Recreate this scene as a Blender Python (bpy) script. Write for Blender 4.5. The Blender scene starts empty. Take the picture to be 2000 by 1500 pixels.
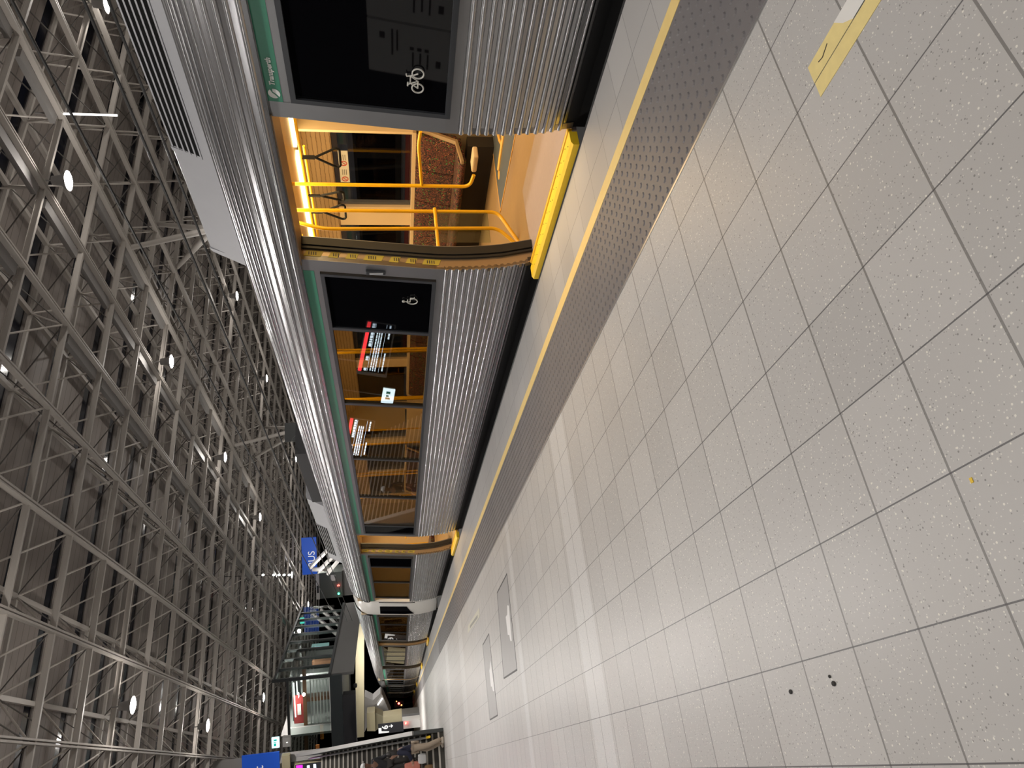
import bpy, bmesh, math, random
from mathutils import Vector, Matrix
random.seed(7)
R = math.radians
sc = bpy.context.scene
COL = sc.collection
sc.view_settings.view_transform = 'Standard'
sc.view_settings.look = 'None'
sc.view_settings.gamma = 1
sc.view_settings.use_curve_mapping = False
sc.view_settings.exposure = 0.17

# ------------------------------------------------------------------ camera
H = 1.3026
F_PX = 1386.0
def _n(v):
    v = Vector(v); v.normalize(); return v
YC = _n((-220, 760, 1386)); XC = Vector((-333, -2625, 1386)); XC -= YC * XC.dot(YC); XC.normalize(); ZC = XC.cross(YC)
cam_d = bpy.data.cameras.new('camera'); cam = bpy.data.objects.new('camera', cam_d); COL.objects.link(cam)
right = Vector((XC[0], YC[0], ZC[0])); down = Vector((XC[1], YC[1], ZC[1])); fwd = Vector((XC[2], YC[2], ZC[2]))
m = Matrix.Identity(4)
for i in range(3):
    m[i][0] = right[i]; m[i][1] = -down[i]; m[i][2] = -fwd[i]
m[2][3] = H
cam.matrix_world = m
cam_d.sensor_fit = 'HORIZONTAL'; cam_d.sensor_width = 36; cam_d.lens = F_PX / 2000 * 36
cam_d.clip_start = 0.05; cam_d.clip_end = 600
sc.camera = cam
CAMP = Vector((0, 0, H))

# ------------------------------------------------------------------ materials
MATS = {}
def mat(name, col, rough=0.5, metal=0.0, spec=0.5, emit=None, estr=0.0, noise=0.0, nscale=8.0, bump=0.0, coat=0.0):
    if name in MATS: return MATS[name]
    M = bpy.data.materials.new(name); M.use_nodes = True
    nt = M.node_tree; b = nt.nodes['Principled BSDF']
    b.inputs['Base Color'].default_value = (*col, 1); b.inputs['Roughness'].default_value = rough
    b.inputs['Metallic'].default_value = metal; b.inputs['Specular IOR Level'].default_value = spec
    b.inputs['Coat Weight'].default_value = coat
    if emit:
        b.inputs['Emission Color'].default_value = (*emit, 1); b.inputs['Emission Strength'].default_value = estr
    if noise or bump:
        g = nt.nodes.new('ShaderNodeNewGeometry')
        t = nt.nodes.new('ShaderNodeTexNoise'); t.inputs['Scale'].default_value = nscale; t.inputs['Detail'].default_value = 4
        nt.links.new(g.outputs['Position'], t.inputs['Vector'])
        if noise:
            mr = nt.nodes.new('ShaderNodeMapRange'); mr.inputs[3].default_value = 1 - noise; mr.inputs[4].default_value = 1 + noise
            nt.links.new(t.outputs['Fac'], mr.inputs[0])
            mx = nt.nodes.new('ShaderNodeVectorMath'); mx.operation = 'SCALE'; mx.inputs[0].default_value = col
            nt.links.new(mr.outputs[0], mx.inputs['Scale']); nt.links.new(mx.outputs[0], b.inputs['Base Color'])
        if bump:
            bp = nt.nodes.new('ShaderNodeBump'); bp.inputs['Strength'].default_value = bump; bp.inputs['Distance'].default_value = 0.01
            nt.links.new(t.outputs['Fac'], bp.inputs['Height']); nt.links.new(bp.outputs[0], b.inputs['Normal'])
    MATS[name] = M
    return M
def emat(name, col, s):
    M = bpy.data.materials.new(name); M.use_nodes = True; nt = M.node_tree
    nt.nodes.remove(nt.nodes['Principled BSDF'])
    e = nt.nodes.new('ShaderNodeEmission'); e.inputs[0].default_value = (*col, 1); e.inputs[1].default_value = s
    nt.links.new(e.outputs[0], nt.nodes['Material Output'].inputs[0]); MATS[name] = M
    return M
def glass(name, tint, ior=1.5, rough=0.0, boost=0.0):
    M = bpy.data.materials.new(name); M.use_nodes = True; nt = M.node_tree
    nt.nodes.remove(nt.nodes['Principled BSDF'])
    t = nt.nodes.new('ShaderNodeBsdfTransparent'); t.inputs[0].default_value = (*tint, 1)
    g = nt.nodes.new('ShaderNodeBsdfGlossy'); g.inputs['Roughness'].default_value = rough
    ge = nt.nodes.new('ShaderNodeNewGeometry')
    dt = nt.nodes.new('ShaderNodeVectorMath'); dt.operation = 'DOT_PRODUCT'
    nt.links.new(ge.outputs['Normal'], dt.inputs[0]); nt.links.new(ge.outputs['Incoming'], dt.inputs[1])
    def mn(op, p, q=None):
        n = nt.nodes.new('ShaderNodeMath'); n.operation = op; n.use_clamp = op in ('ADD',)
        for i, v in enumerate((p, q)):
            if v is None: continue
            if isinstance(v, (int, float)): n.inputs[i].default_value = v
            else: nt.links.new(v, n.inputs[i])
        return n.outputs[0]
    f0 = ((ior - 1) / (ior + 1)) ** 2 + boost
    ad_out = mn('ADD', mn('MULTIPLY', mn('POWER', mn('SUBTRACT', 1.0, mn('ABSOLUTE', dt.outputs['Value'])), 5.0), 1 - f0), f0)
    mx = nt.nodes.new('ShaderNodeMixShader')
    nt.links.new(ad_out, mx.inputs[0])
    nt.links.new(t.outputs[0], mx.inputs[1]); nt.links.new(g.outputs[0], mx.inputs[2])
    nt.links.new(mx.outputs[0], nt.nodes['Material Output'].inputs[0]); MATS[name] = M
    return M

steel = mat('stainless_steel', (0.40, 0.40, 0.41), 0.27, 1.0, noise=0.06, nscale=3)
steel_brushed = mat('brushed_steel', (0.30, 0.30, 0.305), 0.42, 0.9, noise=0.08, nscale=5)
green = mat('green_band_paint', (0.045, 0.25, 0.155), 0.35, noise=0.06, nscale=40)
gasket = mat('window_gasket', (0.035, 0.038, 0.044), 0.4)
blackglass = mat('black_glass', (0.003, 0.003, 0.004), 0.02, spec=0.28)
rubber = mat('black_rubber', (0.012, 0.011, 0.010), 0.55)
under = mat('underframe', (0.02, 0.02, 0.021), 0.6)
acpaint = mat('roof_unit_grey', (0.30, 0.30, 0.315), 0.5, noise=0.05, nscale=6)
acdark = mat('louvre_dark', (0.006, 0.006, 0.006), 0.8, spec=0.05)
white_gel = mat('white_fibreglass', (0.85, 0.83, 0.78), 0.25)
yellow = mat('pole_yellow', (0.85, 0.48, 0.01), 0.3)
yellow_step = mat('step_yellow', (0.88, 0.58, 0.02), 0.5, noise=0.06, nscale=30)
cream = mat('interior_cream', (0.62, 0.48, 0.30), 0.5, noise=0.03)
tanf = mat('carriage_floor', (0.34, 0.23, 0.12), 0.4, noise=0.08, nscale=25)
greyfl = mat('vestibule_floor', (0.34, 0.27, 0.25), 0.45, noise=0.08, nscale=25)
bluegrey = mat('floor_sign_blue', (0.10, 0.12, 0.14), 0.45)
floor_yel = mat('floor_sign_yellow', (0.75, 0.42, 0.10), 0.5)
black = mat('strap_black', (0.004, 0.004, 0.004), 0.6, spec=0.2)
whitep = mat('white_vinyl', (0.62, 0.61, 0.56), 0.5)
redp = mat('red_print', (0.55, 0.05, 0.03), 0.5)
darkp = mat('dark_print', (0.05, 0.04, 0.03), 0.6)
stick_yel = mat('sticker_yellow', (0.45, 0.36, 0.05), 0.5)
frame_grey = mat('roof_frame_grey', (0.50, 0.465, 0.425), 0.5)
strut_m = mat('roof_strut_pale', (0.60, 0.56, 0.51), 0.5)
frame_dark = mat('roof_rod_shaded', (0.13, 0.12, 0.11), 0.6)  # thin rods; their shaded look is put into the dark colour
conc_dark = mat('concourse_dark', (0.05, 0.055, 0.055), 0.5)
conc_grey = mat('concourse_grey', (0.17, 0.165, 0.16), 0.6, noise=0.05, nscale=1)
beige = mat('beige_cladding', (0.52, 0.46, 0.30), 0.6, noise=0.03, nscale=2)
whitewall = mat('white_cladding', (0.70, 0.68, 0.66), 0.6)
alu = mat('aluminium', (0.55, 0.55, 0.55), 0.35, 0.8)
galv = mat('galvanised_grey', (0.32, 0.31, 0.30), 0.5, 0.3)
brown = mat('brown_timber', (0.20, 0.09, 0.045), 0.6)
redsign = mat('red_sign', (0.35, 0.04, 0.04), 0.5)
orange = mat('orange_paint', (0.75, 0.27, 0.05), 0.5)
bluesign = mat('blue_banner', (0.01, 0.06, 0.35), 0.5, emit=(0.01, 0.07, 0.42), estr=0.5)
signblack = mat('sign_black', (0.03, 0.03, 0.035), 0.4)
wire_m = mat('wire', (0.015, 0.014, 0.012), 0.5)
lamp_e = emat('lamp_glow', (1.0, 0.97, 0.92), 60)
tube_e = emat('tube_glow', (1.0, 0.97, 0.9), 2.6)
int_e = emat('carriage_light', (1.0, 0.74, 0.32), 5)
screen_w = emat('screen_white', (0.70, 0.86, 1.0), 7)
screen_r = emat('screen_red', (1.0, 0.05, 0.06), 8)
screen_b = emat('screen_blue', (0.05, 0.2, 1.0), 1.6)
screen_m = emat('screen_magenta', (1.0, 0.03, 0.8), 1.6)
exit_e = emat('exit_sign_glow', (0.55, 0.95, 1.0), 1.8)
exit_g = emat('exit_sign_green', (0.0, 0.45, 0.35), 0.9)
cyan_e = emat('green_sign_glow', (0.08, 0.8, 0.62), 1.6)
red_e = emat('signal_red', (1.0, 0.08, 0.06), 12)
amber_e = emat('signal_amber', (1.0, 0.45, 0.15), 2)
green_e = emat('signal_green', (0.1, 1.0, 0.5), 5)
pane_g = glass('carriage_glass', (0.58, 0.55, 0.49), 1.5, boost=0.035)
pane_far = glass('carriage_far_glass', (0.55, 0.57, 0.6), 1.5, boost=0.03)
rail_g = glass('balustrade_glass', (0.80, 0.86, 0.84), 1.5, boost=0.03)
sky_g = mat('skylight_pane', (0.006, 0.008, 0.018), 0.15)

def nodes_of(M):
    return M.node_tree, M.node_tree.nodes['Principled BSDF']
def math_node(nt, op, a, b=None, c=None):
    n = nt.nodes.new('ShaderNodeMath'); n.operation = op
    for i, v in enumerate((a, b, c)):
        if v is None: continue
        if isinstance(v, (int, float)): n.inputs[i].default_value = v
        else: nt.links.new(v, n.inputs[i])
    return n.outputs[0]
def line_mask(nt, coord, off, sp, w):
    x = math_node(nt, 'ADD', coord, -off + w / 2 + 1000 * sp)
    x = math_node(nt, 'MODULO', x, sp)
    return math_node(nt, 'LESS_THAN', x, w)
def mixc(nt, fac, a, b):
    n = nt.nodes.new('ShaderNodeMix'); n.data_type = 'RGBA'
    if isinstance(fac, (int, float)): n.inputs[0].default_value = fac
    else: nt.links.new(fac, n.inputs[0])
    for i, v in ((6, a), (7, b)):
        if isinstance(v, tuple): n.inputs[i].default_value = (*v, 1)
        else: nt.links.new(v, n.inputs[i])
    return n.outputs[2]

def paving(name, X0, sx, Y0, sy, wx, wy, base, rot=0.0, speck=True, bands=(), light=(0.62, 0.61, 0.60)):
    M = bpy.data.materials.new(name); M.use_nodes = True
    nt, b = nodes_of(M)
    g = nt.nodes.new('ShaderNodeNewGeometry')
    mp = nt.nodes.new('ShaderNodeVectorRotate'); mp.rotation_type = 'Z_AXIS'; mp.inputs['Angle'].default_value = rot
    nt.links.new(g.outputs['Position'], mp.inputs['Vector'])
    sp = nt.nodes.new('ShaderNodeSeparateXYZ'); nt.links.new(mp.outputs[0], sp.inputs[0])
    X, Y = sp.outputs[0], sp.outputs[1]
    # tone from tile to tile
    ix = math_node(nt, 'FLOOR', math_node(nt, 'DIVIDE', math_node(nt, 'ADD', X, -X0), sx))
    iy = math_node(nt, 'FLOOR', math_node(nt, 'DIVIDE', math_node(nt, 'ADD', Y, -Y0), sy))
    cb = nt.nodes.new('ShaderNodeCombineXYZ'); nt.links.new(ix, cb.inputs[0]); nt.links.new(iy, cb.inputs[1])
    wn = nt.nodes.new('ShaderNodeTexWhiteNoise'); wn.noise_dimensions = '2D'; nt.links.new(cb.outputs[0], wn.inputs['Vector'])
    dk = tuple(c * 0.95 for c in base); lt = tuple(min(1, c * 1.06) for c in base)
    col = mixc(nt, wn.outputs['Value'], dk, lt)
    big = nt.nodes.new('ShaderNodeTexNoise'); big.inputs['Scale'].default_value = 0.9; big.inputs['Detail'].default_value = 3
    nt.links.new(g.outputs['Position'], big.inputs['Vector'])
    bm_ = nt.nodes.new('ShaderNodeMapRange'); bm_.inputs[1].default_value = 0.35; bm_.inputs[2].default_value = 0.75; bm_.inputs[3].default_value = 0; bm_.inputs[4].default_value = 0.16
    nt.links.new(big.outputs[0], bm_.inputs[0])
    col = mixc(nt, bm_.outputs[0], col, (base[0] * .82, base[1] * .78, base[2] * .72))
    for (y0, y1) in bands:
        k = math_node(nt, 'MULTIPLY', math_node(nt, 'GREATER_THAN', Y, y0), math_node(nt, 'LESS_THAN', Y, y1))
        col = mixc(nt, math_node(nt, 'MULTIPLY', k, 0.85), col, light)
    if speck:
        for sc_, thr, c in ((58, 0.17, (0.90, 0.87, 0.78)), (47, 0.13, (0.17, 0.16, 0.15)), (105, 0.20, (0.80, 0.78, 0.72)), (95, 0.19, (0.24, 0.23, 0.22))):
            v = nt.nodes.new('ShaderNodeTexVoronoi'); v.inputs['Scale'].default_value = sc_
            nt.links.new(g.outputs['Position'], v.inputs['Vector'])
            k = math_node(nt, 'LESS_THAN', v.outputs['Distance'], thr)
            # only some of the cells hold a chip
            ch = nt.nodes.new('ShaderNodeSeparateColor'); nt.links.new(v.outputs['Color'], ch.inputs[0])
            k = math_node(nt, 'MULTIPLY', k, math_node(nt, 'LESS_THAN', ch.outputs[0], 0.45))
            col = mixc(nt, math_node(nt, 'MULTIPLY', k, 0.75), col, c)
    jx = line_mask(nt, X, X0, sx, wx); jy = line_mask(nt, Y, Y0, sy, wy)
    col = mixc(nt, math_node(nt, 'MULTIPLY', jy, 0.8), col, (0.17, 0.16, 0.15))
    col = mixc(nt, math_node(nt, 'MULTIPLY', jx, 0.85), col, (0.07, 0.065, 0.07))
    nt.links.new(col, b.inputs['Base Color'])
    b.inputs['Roughness'].default_value = 0.42; b.inputs['Specular IOR Level'].default_value = 0.45
    rn = nt.nodes.new('ShaderNodeMapRange'); rn.inputs[3].default_value = 0.39; rn.inputs[4].default_value = 0.45
    nt.links.new(wn.outputs['Value'], rn.inputs[0]); nt.links.new(rn.outputs[0], b.inputs['Roughness'])
    return M
ANG = R(2.23)
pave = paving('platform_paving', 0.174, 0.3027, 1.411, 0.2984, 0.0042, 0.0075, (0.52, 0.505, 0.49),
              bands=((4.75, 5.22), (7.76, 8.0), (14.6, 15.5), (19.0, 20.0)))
coping = paving('coping_paving', 3.03, 0.315, 1.2, 0.30, 0.004, 0.004, (0.44, 0.425, 0.41), rot=ANG, speck=False)
def tactile_mat():
    M = bpy.data.materials.new('tactile_paving'); M.use_nodes = True; nt, b = nodes_of(M)
    g = nt.nodes.new('ShaderNodeNewGeometry')
    n = nt.nodes.new('ShaderNodeTexNoise'); n.inputs['Scale'].default_value = 2.2; n.inputs['Detail'].default_value = 5
    nt.links.new(g.outputs['Position'], n.inputs['Vector'])
    col = mixc(nt, n.outputs[0], (0.145, 0.135, 0.142), (0.215, 0.20, 0.197))
    nt.links.new(col, b.inputs['Base Color']); b.inputs['Roughness'].default_value = 0.5
    return M
tact_m = tactile_mat()
def line_paint():
    M = bpy.data.materials.new('yellow_line_paint'); M.use_nodes = True; nt, b = nodes_of(M)
    g = nt.nodes.new('ShaderNodeNewGeometry')
    n = nt.nodes.new('ShaderNodeTexNoise'); n.inputs['Scale'].default_value = 14; n.inputs['Detail'].default_value = 6
    nt.links.new(g.outputs['Position'], n.inputs['Vector'])
    col = mixc(nt, n.outputs[0], (0.82, 0.59, 0.21), (0.90, 0.69, 0.29))
    nt.links.new(col, b.inputs['Base Color']); b.inputs['Roughness'].default_value = 0.5
    return M
yline = line_paint()
def deck_mat():
    M = bpy.data.materials.new('roof_deck'); M.use_nodes = True; nt, b = nodes_of(M)
    g = nt.nodes.new('ShaderNodeNewGeometry'); s = nt.nodes.new('ShaderNodeSeparateXYZ'); nt.links.new(g.outputs['Position'], s.inputs[0])
    k = line_mask(nt, s.outputs[1], 0.0, 0.27, 0.022)
    n = nt.nodes.new('ShaderNodeTexNoise'); n.inputs['Scale'].default_value = 0.6; nt.links.new(g.outputs['Position'], n.inputs['Vector'])
    col = mixc(nt, n.outputs[0], (0.25, 0.22, 0.20), (0.30, 0.265, 0.24))
    col = mixc(nt, math_node(nt, 'MULTIPLY', k, 0.6), col, (0.09, 0.078, 0.07))
    nt.links.new(col, b.inputs['Base Color']); b.inputs['Roughness'].default_value = 0.6
    return M
deck_m = deck_mat()
def seat_mat():
    M = bpy.data.materials.new('seat_moquette'); M.use_nodes = True; nt, b = nodes_of(M)
    g = nt.nodes.new('ShaderNodeNewGeometry')
    n = nt.nodes.new('ShaderNodeTexNoise'); n.inputs['Scale'].default_value = 10; n.inputs['Distortion'].default_value = 2.5; n.inputs['Detail'].default_value = 1
    nt.links.new(g.outputs['Position'], n.inputs['Vector'])
    col = (0.016, 0.010, 0.010)
    for off, c in ((-.44, (0.30, 0.055, 0.04)), (-.53, (0.42, 0.17, 0.07)), (-.62, (0.24, 0.05, 0.05))):
        ring = math_node(nt, 'LESS_THAN', math_node(nt, 'ABSOLUTE', math_node(nt, 'ADD', n.outputs[0], off)), 0.010)
        col = mixc(nt, ring, col, c)
    v = nt.nodes.new('ShaderNodeTexVoronoi'); v.inputs['Scale'].default_value = 26; nt.links.new(g.outputs['Position'], v.inputs['Vector'])
    dot = math_node(nt, 'LESS_THAN', v.outputs['Distance'], 0.27)
    ch = nt.nodes.new('ShaderNodeSeparateColor'); nt.links.new(v.outputs['Color'], ch.inputs[0])
    dot = math_node(nt, 'MULTIPLY', dot, math_node(nt, 'LESS_THAN', ch.outputs[0], 0.45))
    col = mixc(nt, dot, col, (0.05, 0.15, 0.045))
    nt.links.new(col, b.inputs['Base Color']); b.inputs['Roughness'].default_value = 0.9
    return M
seat_m = seat_mat()
def cove_mat():
    M = bpy.data.materials.new('cove_panel'); M.use_nodes = True; nt, b = nodes_of(M)
    g = nt.nodes.new('ShaderNodeNewGeometry'); s = nt.nodes.new('ShaderNodeSeparateXYZ'); nt.links.new(g.outputs['Position'], s.inputs[0])
    n = nt.nodes.new('ShaderNodeTexNoise'); n.inputs['Scale'].default_value = 16; nt.links.new(g.outputs['Position'], n.inputs['Vector'])
    z = math_node(nt, 'ADD', s.outputs[2], math_node(nt, 'MULTIPLY', n.outputs[0], 0.016))
    k = line_mask(nt, z, 0.0, 0.045, 0.007)
    col = mixc(nt, math_node(nt, 'MULTIPLY', k, 0.7), (0.58, 0.43, 0.26), (0.16, 0.09, 0.04))
    nt.links.new(col, b.inputs['Base Color']); b.inputs['Roughness'].default_value = 0.5
    return M
cove_m = cove_mat()

# ------------------------------------------------------------------ mesh helpers
class MB:
    def __init__(s): s.v = []; s.f = []; s.smooth = False
    def add(s, vs, fs):
        o = len(s.v); s.v += [tuple(v) for v in vs]; s.f += [tuple(i + o for i in f) for f in fs]; return s
    def box(s, a, b):
        (x0, y0, z0), (x1, y1, z1) = a, b
        x0, x1 = min(x0, x1), max(x0, x1); y0, y1 = min(y0, y1), max(y0, y1); z0, z1 = min(z0, z1), max(z0, z1)
        return s.add([(x0, y0, z0), (x1, y0, z0), (x1, y1, z0), (x0, y1, z0), (x0, y0, z1), (x1, y0, z1), (x1, y1, z1), (x0, y1, z1)],
                     [(3, 2, 1, 0), (4, 5, 6, 7), (0, 1, 5, 4), (1, 2, 6, 5), (2, 3, 7, 6), (3, 0, 4, 7)])
    def loft(s, rings, closed=True, caps=True):
        n = len(rings[0]); o = len(s.v)
        for r in rings: s.v += [tuple(p) for p in r]
        for i in range(len(rings) - 1):
            for j in range(n if closed else n - 1):
                k = (j + 1) % n
                s.f.append((o + i * n + j, o + i * n + k, o + (i + 1) * n + k, o + (i + 1) * n + j))
        if closed and caps:
            s.f.append(tuple(o + j for j in reversed(range(n)))); s.f.append(tuple(o + (len(rings) - 1) * n + j for j in range(n)))
        return s
    def tube(s, pts, r, seg=8, r2=None):
        pts = [Vector(p) for p in pts]; rings = []; up = None
        for i, p in enumerate(pts):
            d = (pts[min(i + 1, len(pts) - 1)] - pts[max(i - 1, 0)]).normalized()
            if up is None:
                up = Vector((0, 0, 1)) if abs(d.z) < 0.9 else Vector((1, 0, 0))
            a = (up - d * up.dot(d)); 
            if a.length < 1e-4: a = Vector((0, 1, 0)) - d * d.y
            a.normalize(); up = a; b = d.cross(a)
            rr = r if r2 is None else r + (r2 - r) * i / (len(pts) - 1)
            rings.append([p + (a * math.cos(2 * math.pi * j / seg) + b * math.sin(2 * math.pi * j / seg)) * rr for j in range(seg)])
        return s.loft(rings)
    def bar(s, p, q, w, h, up=(0, 0, 1)):
        p, q = Vector(p), Vector(q); d = (q - p).normalized(); u = Vector(up)
        a = d.cross(u)
        if a.length < 1e-4: a = d.cross(Vector((1, 0, 0)))
        a.normalize(); b = a.cross(d)
        return s.loft([[e + a * w / 2 * i + b * h / 2 * j for i, j in ((-1, -1), (1, -1), (1, 1), (-1, 1))] for e in (p, q)])
    def lathe(s, prof, c=(0, 0, 0), seg=20):
        c = Vector(c)
        return s.loft([[c + Vector((r * math.cos(2 * math.pi * j / seg), r * math.sin(2 * math.pi * j / seg), z)) for j in range(seg)] for r, z in prof])
    def ball(s, c, r, seg=12, sq=(1, 1, 1)):
        c = Vector(c); rings = []
        for i in range(seg // 2 + 1):
            t = math.pi * i / (seg // 2); rr = max(math.sin(t), 0.02)
            rings.append([c + Vector((r * sq[0] * rr * math.cos(2 * math.pi * j / seg), r * sq[1] * rr * math.sin(2 * math.pi * j / seg), -r * sq[2] * math.cos(t))) for j in range(seg)])
        return s.loft(rings)
    def poly(s, pts, d):       # flat outline pts (3-D) extruded by vector d
        d = Vector(d); a = [Vector(p) for p in pts]
        return s.loft([a, [p + d for p in a]])
    def build(s, name, material, parent=None, smooth=False, bevel=0.0):
        me = bpy.data.meshes.new(name); me.from_pydata(s.v, [], s.f)
        bmm = bmesh.new(); bmm.from_mesh(me); bmesh.ops.recalc_face_normals(bmm, faces=bmm.faces); bmm.to_mesh(me); bmm.free()
        me.materials.append(material)
        if smooth:
            for p in me.polygons: p.use_smooth = True
            try: me.set_sharp_from_angle(angle=R(40))
            except Exception: pass
        o = bpy.data.objects.new(name, me); COL.objects.link(o)
        if parent: o.parent = parent
        if bevel:
            b = o.modifiers.new('bevel', 'BEVEL'); b.width = bevel; b.segments = 2; b.limit_method = 'ANGLE'
        return o
def arc3(pts, rad, n=5):
    """round the corners of a polyline"""
    pts = [Vector(p) for p in pts]; out = [pts[0]]
    for i in range(1, len(pts) - 1):
        a, b, c = pts[i - 1], pts[i], pts[i + 1]
        r = min(rad, (a - b).length * .49, (c - b).length * .49)
        p, q = b + (a - b).normalized() * r, b + (c - b).normalized() * r
        for k in range(n + 1):
            t = k / n; out.append(p * (1 - t) ** 2 + b * 2 * t * (1 - t) + q * t * t)
    out.append(pts[-1]); return out
def tag(o, label=None, cat=None, group=None, kind=None):
    if label: o['label'] = label
    if cat: o['category'] = cat
    if group: o['group'] = group
    if kind: o['kind'] = kind
    return o
def empty(name, loc=(0, 0, 0), rz=0.0, label=None, cat=None, group=None, kind=None):
    o = bpy.data.objects.new(name, None); COL.objects.link(o); o.location = loc; o.rotation_euler = (0, 0, rz); o.empty_display_size = 0.2
    return tag(o, label, cat, group, kind)
def copy_tree(o, parent=None):
    c = o.copy(); COL.objects.link(c)
    if parent: c.parent = parent
    for ch in list(o.children): copy_tree(ch, c)
    return c
def text_mesh(name, body, size, material, parent, matrix, shear=0.0, extrude=0.002, align='LEFT', bold=0.0):
    cu = bpy.data.curves.new(name, 'FONT'); cu.body = body; cu.size = size; cu.extrude = extrude; cu.shear = shear; cu.align_x = align; cu.offset = bold
    tmp = bpy.data.objects.new('tmp_text', cu); COL.objects.link(tmp)
    dg = bpy.context.evaluated_depsgraph_get()
    me = bpy.data.meshes.new_from_object(tmp.evaluated_get(dg)); me.name = name
    bpy.data.objects.remove(tmp); bpy.data.curves.remove(cu)
    me.transform(matrix); me.materials.clear(); me.materials.append(material)
    o = bpy.data.objects.new(name, me); COL.objects.link(o); o.parent = parent
    return o

# frames: T along the train, N towards it
T = Vector((math.sin(ANG), math.cos(ANG), 0)); N = Vector((math.cos(ANG), -math.sin(ANG), 0))
def TN(t, n, z=0.0): return T * t + N * n + Vector((0, 0, z))
def at_depth(x, y, D):
    """world point seen at photo pixel (x, y) and D metres in front of the lens: used to read positions off the photograph"""
    return CAMP + right * ((x - 1000) / F_PX * D) + down * ((y - 750) / F_PX * D) + fwd * D

# ================================================================== PLATFORM
NE, NY0, NY1, NT0 = 3.345, 2.725, 2.81, 2.10       # edge, yellow line, tactile strip
def strip(name, n0, n1, t0, t1, z0, z1, m, seg=1):
    b = MB(); b.loft([[TN(t, n0, z0), TN(t, n1, z0), TN(t, n1, z1), TN(t, n0, z1)] for t in (t0, t1)])
    return b.build(name, m)
TA, TB = -14, 66
b = MB(); pts = [Vector((-11, -14, 0)), TN(TA, NT0), TN(TB, NT0), Vector((-11, 66, 0))]
b.poly([p + Vector((0, 0, -0.5)) for p in pts], (0, 0, 0.5))
tag(b.build('floor', pave), 'grey speckled square paving of the station platform', 'floor', kind='structure')
b = MB()
b.loft([[TN(t, NT0, -0.5), TN(t, NY0, -0.5), TN(t, NY0, 0.0), TN(t, NT0, 0.0)] for t in (TA, TB)])
# raised tactile studs, all in one surface
sp = 0.0625
def stud(b, t, n, seg):
    r0, r1, h = 0.0175, 0.011, 0.0055
    c = TN(t, n)
    rings = [[c + T * (r * math.cos(2 * math.pi * j / seg)) + N * (r * math.sin(2 * math.pi * j / seg)) + Vector((0, 0, z)) for j in range(seg)] for r, z in ((r0, -0.001), (r1, h))]
    o = len(b.v); b.v += [tuple(p) for r in rings for p in r]
    for j in range(seg): b.f.append((o + j, o + (j + 1) % seg, o + seg + (j + 1) % seg, o + seg + j))
    b.f.append(tuple(o + seg + j for j in range(seg)))
nn = int((NY0 - NT0) / sp)
for i in range(int(22 / sp)):
    t = 0.9 + i * sp
    for j in range(nn):
        stud(b, t, NT0 + 0.03 + j * sp, 7 if t < 6 else 5)
tag(b.build('trim_1', tact_m), 'dark grey strip of studded tactile paving beside the yellow line', 'tactile strip', kind='structure')
tag(strip('trim_2', NY0, NY1, TA, TB, -0.5, 0.002, yline), 'yellow safety line along the platform edge', 'line', kind='structure')
tag(strip('trim_3', NY1, NE, TA, TB, -0.5, 0.0, coping), 'pale coping slabs between yellow line and train', 'coping', kind='structure')
tag(strip('trim_4', NT0 - 0.012, NT0, TA, TB, -0.5, 0.003, alu), 'thin metal edging between tactile strip and paving', 'edging', kind='structure')
# track bed beyond the edge
b = MB(); b.poly([TN(TA, NE, -1.3), TN(TB + 60, NE, -1.3), TN(TB + 60, 40, -1.3), TN(TA, 40, -1.3)], (0, 0, 0.15))
tag(b.build('floor', under), 'dark track bed below the platform edge', 'track bed', kind='structure')

b = MB(); b.poly([TN(TA, 12.45, -.5), TN(TB, 12.45, -.5), TN(TB, 24, -.5), TN(TA, 24, -.5)], (0, 0, .5))
tag(b.build('floor', coping), 'pale paving of the next platform beyond the train', 'floor', kind='structure')
# painted marks on the paving
b = MB(); z = 0.0015
def gpt(x, y, zz=0.0):
    d = right * ((x - 1000) / F_PX) + down * ((y - 750) / F_PX) + fwd; k = (zz - H) / d.z; return CAMP + d * k
mk = empty('floor_marking', (1.57, 1.0, 0), label='yellow and white painted dash on the paving, cut by the top edge', cat='floor marking')
def flat(b, pts, h=0.0016):
    return b.poly([Vector((p[0], p[1], 0.0001)) for p in pts], (0, 0, h))
x0, x1, ye = 1.757, 1.630, 1.300
mk.location = (1.69, 1.0, 0)
for xa, xb in ((x0 - 1.69, .0), (-.0040, x1 - 1.69)):
    MB().poly([(xa, -.7, .0001), (xb, -.7, .0001), (xb, ye - .998, .0001), (xa, ye - 1.0, .0001)], (0, 0, .0016)).build('yellow_patch', mat('mark_yellow', (0.86, 0.70, 0.30), 0.5, noise=0.1, nscale=30), mk)
MB().poly([(x0 - 1.69, -.7, .0002), (.0, -.7, .0002), (.0, .090, .0002), (.03, .125, .0002), (x0 - 1.69, .150, .0002)], (0, 0, .0022)).build('white_patch', mat('mark_white', (0.84, 0.82, 0.78), 0.5, noise=0.05), mk)
MB().tube([(.045, .20, .002), (.03, .235, .002), (.035, .255, .002)], .0018, 5).build('scuff', darkp, mk)
def mark(name, label, cat, pix, m, h=0.0018, group=None):
    ps = [gpt(*p) for p in pix]; c = sum(ps, Vector()) / len(ps)
    o = MB().poly([p - c + Vector((0, 0, 0.0001)) for p in ps], (0, 0, h)).build(name, m); o.location = c
    return tag(o, label, cat, group)
plq = mark('floor_plaque', 'cream rectangular plaque set in the paving near the tactile strip', 'plaque', [(914, 1222), (914, 1237), (937, 1204), (936, 1187)], mat('plaque_cream', (0.62, 0.60, 0.50), 0.5))
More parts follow.
